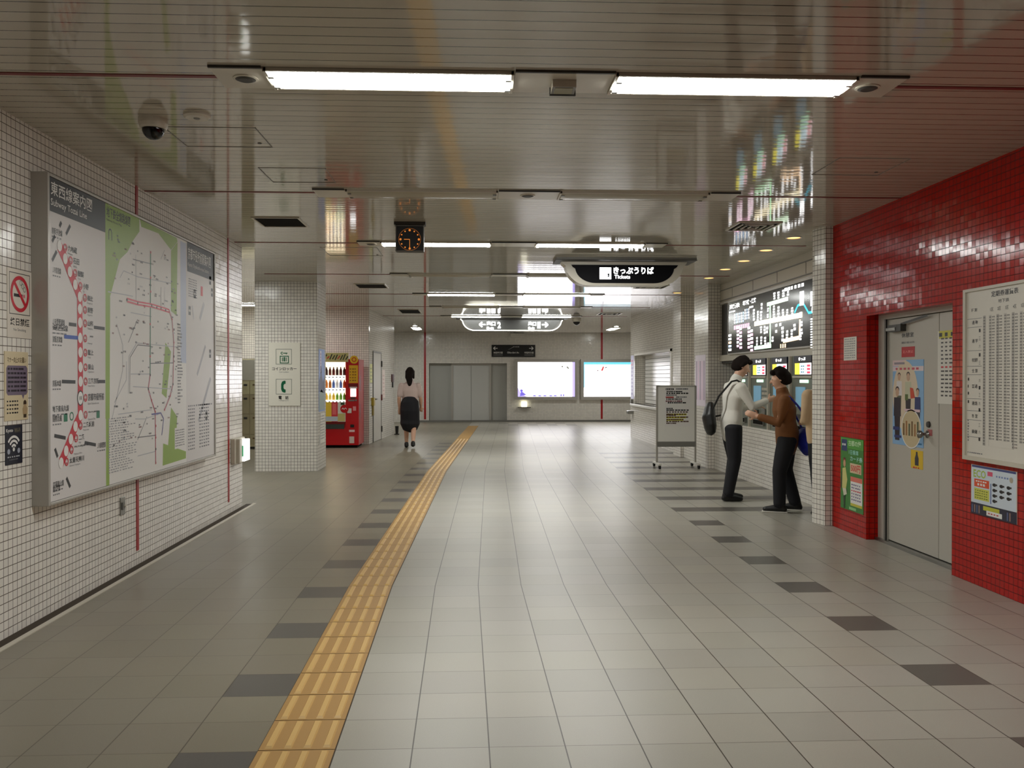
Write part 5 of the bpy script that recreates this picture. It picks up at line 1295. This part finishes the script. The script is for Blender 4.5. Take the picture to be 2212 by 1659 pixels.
def person(label, loc, heading, J, cols, hair='short', sleeves='long', legs='trousers', name='person', hands=True, heel=0.0):
    """J: joint positions in the figure's own frame (x right, y forward, z up)."""
    t = thing(name, label, 'person', loc)
    t.rotation_euler = (0, 0, heading); t['org'] = (0, 0, 0)
    V = {k: Vector(v) for k, v in J.items()}
    sk = SKIN; b = MB()
    pel, ch, nk, hd = V['pelvis'], V['chest'], V['neck'], V['head']
    up = (hd - nk).normalized(); fw = V.get('face', Vector((0, 1, 0))); fw = (fw - up * fw.dot(up)).normalized(); rt = fw.cross(up)
    mid = (pel + ch) / 2
    sh = (V['shR'] - V['shL']); sx = tuple(sh.normalized())
    torso = [pel - Vector((0, 0, 0.06)), pel + Vector((0, 0, 0.04)), mid, ch, (ch + nk) / 2 + Vector((0, 0, 0.02)), nk - Vector((0, 0, 0.02))]
    tr = [0.15, 0.165, 0.135, 0.165, 0.14, 0.06]
    b.tube(torso, tr, sk, 20, 0.66, sx)
    b.tube([nk - up * 0.05, nk + up * 0.03, hd - up * 0.06], [0.062, 0.054, 0.056], sk, 14)
    for s in ('L', 'R'):
        b.tube([V['sh' + s], V['sh' + s] * 0.5 + V['el' + s] * 0.5, V['el' + s], V['el' + s] * 0.6 + V['wr' + s] * 0.4, V['wr' + s]], [0.054, 0.046, 0.038, 0.039, 0.026], sk, 12)
        b.tube([V['hip' + s], V['hip' + s] * 0.5 + V['kn' + s] * 0.5, V['kn' + s], V['kn' + s] * 0.65 + V['an' + s] * 0.35, V['an' + s]], [0.088, 0.076, 0.055, 0.054, 0.036], sk, 14)
        b.tube([V['an' + s] + Vector((0, -0.03, -0.03)), V['an' + s] + Vector((0, 0.05, -0.045)), V['an' + s] + Vector((0, 0.14, -0.055))], [0.036, 0.036, 0.028], sk, 10)
        hand(b, V['wr' + s], V['el' + s], s, sk, 0.6, J.get('palm' + s))
    # head: skull, face, jaw, nose, ears
    def hp(x, y, z): return hd + rt * x + fw * y + up * z
    hb = MB()
    b.tube([hp(0, -0.015, 0.02), hp(0, -0.005, 0.055)], [0.082, 0.078], sk, 18)
    b.tube([hp(0, 0.02, 0.0), hp(0, 0.028, -0.055), hp(0, 0.04, -0.085)], [0.07, 0.056, 0.034], sk, 16)
    b.tube([hp(0, 0.082, 0.015), hp(0, 0.104, -0.022)], [0.008, 0.013], sk, 8)
    b.tube([hp(-0.02, 0.078, -0.058), hp(0.02, 0.078, -0.058)], [0.008, 0.008], sk, 8)
    for k in (-1, 1): b.tube([hp(0.078 * k, -0.005, 0.02), hp(0.082 * k, -0.01, -0.025)], [0.014, 0.01], sk, 8, 0.6)
    body = add('body', evalmesh(b, 'body', 0.008, sk, 5), t)
    for k in (-1, 1):
        e = MB(); e.ball(hp(0.03 * k, 0.083, 0.012), 0.012, 0.008, 0.008, WHITE_GLOSS, 10); e.ball(hp(0.03 * k, 0.0895, 0.012), 0.005, 0.004, 0.005, BLACK, 8); e.build('eye', t)
    mo = MB(); mo.tube([hp(-0.022, 0.084, -0.054), hp(0, 0.09, -0.053), hp(0.022, 0.084, -0.054)], 0.0045, mat('lips', (170, 100, 90), 0.5), 6); mo.build('mouth', t)
    h = MB()
    h.tube([hp(0, -0.045, -0.015), hp(0, -0.03, 0.04), hp(0, -0.01, 0.072)], [0.078, 0.088, 0.082], HAIR, 18); h.tube([hp(-0.05, 0.06, 0.085), hp(0.05, 0.06, 0.085)], [0.03, 0.03], HAIR, 10)
    for k in (-1, 1): h.tube([hp(0.07 * k, 0.0, 0.06), hp(0.078 * k, -0.02, 0.0 if hair == 'short' else -0.09)], [0.03, 0.022], HAIR, 10)
    h.tube([hp(0, -0.075, 0.02), hp(0, -0.085, -0.04 if hair == 'short' else -0.12)], [0.06, 0.045 if hair == 'short' else 0.06], HAIR, 14)
    if hair == 'long': h.tube([hp(-0.04, -0.07, -0.05), hp(0, -0.09, -0.15), hp(0.0, -0.09, -0.24)], [0.06, 0.065, 0.04], HAIR, 14)
    add('hair', evalmesh(h, 'hair', 0.01, HAIR, 4), t)
    top, bot, shoe = cols
    c = MB()
    c.tube([pel - Vector((0, 0, 0.1)), pel + Vector((0, 0, 0.04)), mid, ch, (ch + nk) / 2 + Vector((0, 0, 0.03)), nk - Vector((0, 0, 0.015))], [0.168, 0.182, 0.158, 0.185, 0.155, 0.078], top, 22, 0.70, sx)
    c.tube([nk - up * 0.03, nk + up * 0.025], [0.072, 0.068], top, 14)
    for s in ('L', 'R'):
        if sleeves == 'long': c.tube([V['sh' + s], V['sh' + s] * 0.5 + V['el' + s] * 0.5, V['el' + s], V['el' + s] * 0.12 + V['wr' + s] * 0.88], [0.07, 0.06, 0.053, 0.042], top, 14)
        else: c.tube([V['sh' + s], V['sh' + s] * 0.45 + V['el' + s] * 0.55, V['sh' + s] * 0.2 + V['el' + s] * 0.8], [0.068, 0.062, 0.06], top, 14)
    add('shirt', evalmesh(c, 'shirt', 0.012, top, 4), t)
    c = MB()
    if legs == 'trousers':
        c.tube([pel - Vector((0, 0, 0.08)), pel + Vector((0, 0, 0.05))], [0.165, 0.168], bot, 20, 0.72, sx)
        for s in ('L', 'R'):
            c.tube([V['hip' + s], V['hip' + s] * 0.5 + V['kn' + s] * 0.5, V['kn' + s], V['kn' + s] * 0.4 + V['an' + s] * 0.6, V['an' + s] + Vector((0, 0, 0.0))], [0.105, 0.096, 0.078, 0.07, 0.066], bot, 16)
        add('trousers', evalmesh(c, 'trousers', 0.012, bot, 4), t)
    else:
        k = (V['knL'] + V['knR']) / 2
        c.tube([pel + Vector((0, 0, 0.06)), pel - Vector((0, 0, 0.1)), k + Vector((0, 0, 0.12)), k + Vector((0, 0, 0.02))], [0.185, 0.2, 0.2, 0.205], bot, 20, 0.9, sx)
        add('skirt', evalmesh(c, 'skirt', 0.012, bot, 4), t)
    for s in ('L', 'R'):
        a = V['an' + s]; c = MB(); g = max(a.z - 0.09, 0)
        c.tube([(a.x, a.y - 0.045, g + 0.04), (a.x, a.y + 0.05, g + 0.045), (a.x, a.y + 0.15, g + 0.032)], [0.042, 0.047, 0.034], shoe, 14, 0.85, (1, 0, 0)); c.tube([(a.x, a.y - 0.03, g + 0.05), (a.x, a.y - 0.02, g + 0.09)], [0.045, 0.046], shoe, 12)
        so = add('shoe', evalmesh(c, 'shoe', 0.008, shoe, 3), t)
        if heel:
            q = MB(); q.box(a.x - 0.045, a.x + 0.045, a.y - 0.085, a.y + 0.185, g, g + 0.016, WHITE); q.build('sole', so, bevel=0.006)
    return t
NAVY = mat('trousers_black', (20, 20, 26), 0.8); SHIRTW = mat('shirt_white', (226, 222, 212), 0.75); SHOE = mat('shoe_black', (14, 13, 13), 0.4)
BRN = mat('top_brown', (120, 74, 34), 0.8); BEI = mat('jacket_beige', (206, 176, 140), 0.8); PNK = mat('top_pale_pink', (206, 184, 176), 0.8)
# man in the white shirt, leaning towards the machines, facing +X
person('person in a white shirt and black trousers leaning towards the ticket machines', (3.13, 10.42, 0), -math.pi / 2, dict(
    pelvis=(0, -0.03, 0.92), chest=(0, 0.0, 1.24), neck=(0, 0.03, 1.45), head=(0, 0.10, 1.60), face=(0.1, 1, -0.3),
    shL=(-0.20, 0.0, 1.36), shR=(0.20, 0.02, 1.36), elL=(-0.25, 0.06, 1.09), elR=(0.25, 0.14, 1.13), wrL=(-0.20, 0.29, 1.11), wrR=(0.15, 0.36, 1.20),
    hipL=(-0.09, -0.03, 0.88), hipR=(0.09, -0.03, 0.88), knL=(-0.1, 0.03, 0.49), knR=(0.1, -0.02, 0.49), anL=(-0.11, -0.03, 0.09), anR=(0.11, -0.1, 0.09), palmL=(0, 0, -1), palmR=(-1, 0, 0)),
    (SHIRTW, NAVY, SHOE))
# second person facing the man
person('person in a brown top and dark trousers facing the white shirted person', (3.42, 9.52, 0), math.pi * 0.40, dict(
    pelvis=(0, -0.03, 0.84), chest=(0, 0.0, 1.12), neck=(0, 0.02, 1.31), head=(0, 0.05, 1.455), face=(0, 1, -0.25),
    shL=(-0.18, 0.0, 1.23), shR=(0.18, 0.0, 1.23), elL=(-0.22, 0.06, 0.98), elR=(0.23, 0.04, 0.97), wrL=(-0.16, 0.28, 1.05), wrR=(0.17, 0.26, 1.03),
    hipL=(-0.085, -0.03, 0.80), hipR=(0.085, -0.03, 0.80), knL=(-0.09, 0.05, 0.45), knR=(0.1, -0.02, 0.45), anL=(-0.1, 0.05, 0.09), anR=(0.11, -0.12, 0.09), palmL=(1, 0, 0), palmR=(-1, 0, 0)),
    (BRN, NAVY, SHOE), heel=1)
# third person mostly behind the narrow pillar
person('person in a beige jacket standing half hidden behind the narrow tiled pillar', (3.675, 9.08, 0), 0.05, dict(
    pelvis=(0, 0, 0.90), chest=(0, 0, 1.19), neck=(0, 0.01, 1.38), head=(0.02, 0.03, 1.53), face=(0.3, 1, -0.2),
    shL=(-0.16, 0.0, 1.29), shR=(0.14, 0.0, 1.29), elL=(-0.195, -0.01, 1.03), elR=(0.14, 0.05, 1.04), wrL=(-0.13, 0.19, 1.0), wrR=(0.06, 0.22, 1.1),
    hipL=(-0.06, 0, 0.86), hipR=(0.07, 0, 0.86), knL=(-0.05, 0.01, 0.48), knR=(0.07, 0.0, 0.48), anL=(-0.04, -0.02, 0.09), anR=(0.08, -0.02, 0.09)),
    (BEI, NAVY, SHOE))
# woman walking far down the hall
person('person in a pale pink top and black skirt walking far down the concourse', (-1.31, 18.45, 0), 0.0, dict(
    pelvis=(0, 0, 0.90), chest=(0, 0.01, 1.20), neck=(0, 0.02, 1.40), head=(0, 0.035, 1.55), face=(0, 1, 0),
    shL=(-0.17, 0.0, 1.31), shR=(0.17, 0.0, 1.31), elL=(-0.22, -0.05, 1.05), elR=(0.22, 0.04, 1.05), wrL=(-0.22, 0.02, 0.83), wrR=(0.22, 0.16, 0.86),
    hipL=(-0.08, 0, 0.86), hipR=(0.08, 0, 0.86), knL=(-0.08, 0.08, 0.49), knR=(0.08, 0.0, 0.48), anL=(-0.08, 0.13, 0.09), anR=(0.08, -0.22, 0.13)),
    (PNK, NAVY, SHOE), hair='long', sleeves='short', legs='skirt')
# bags
BLUE = mat('bag_blue', (34, 44, 160), 0.6)
t = thing('handbag', 'blue bag hanging behind the person in the brown top', 'bag', (3.72, 9.50, 0.62))
m = MB(); m.tube([(3.64, 9.33, 0.79), (3.65, 9.46, 0.77), (3.65, 9.60, 0.79)], [0.13, 0.16, 0.13], BLUE, 14, 0.5, (0, 0, 1)); add('bag_body', evalmesh(m, 'bag_body', 0.012, BLUE, 3), t); t.children[0].location = -Vector(t.location)
m = MB(); m.tube([(3.68, 9.38, 0.86), (3.63, 9.36, 1.0), (3.50, 9.33, 1.17), (3.42, 9.345, 1.262), (3.40, 9.40, 1.27), (3.46, 9.5, 1.2), (3.62, 9.62, 0.98), (3.68, 9.62, 0.86)], 0.011, BLUE, 8); m.build('strap', t)
t = thing('shoulder_bag', 'black shoulder bag behind the person in the white shirt', 'bag', (2.80, 10.42, 0.85))
m = MB(); m.tube([(2.84, 10.40, 0.88), (2.83, 10.44, 1.0), (2.85, 10.47, 1.10)], [0.12, 0.13, 0.10], SHOE, 14, 0.6, (0, 1, 0)); add('bag_body', evalmesh(m, 'bag_body', 0.012, SHOE, 3), t); t.children[0].location = -Vector(t.location)
m = MB(); m.tube([(2.85, 10.36, 1.08), (2.92, 10.32, 1.25), (3.06, 10.28, 1.425), (3.12, 10.27, 1.44), (3.2, 10.29, 1.40), (3.26, 10.36, 1.25), (3.2, 10.58, 1.05), (2.95, 10.58, 1.0), (2.86, 10.52, 1.04)], 0.012, SHOE, 8); m.build('strap', t)

for o in list(bpy.data.objects):
    if 'org' in o: del o['org']
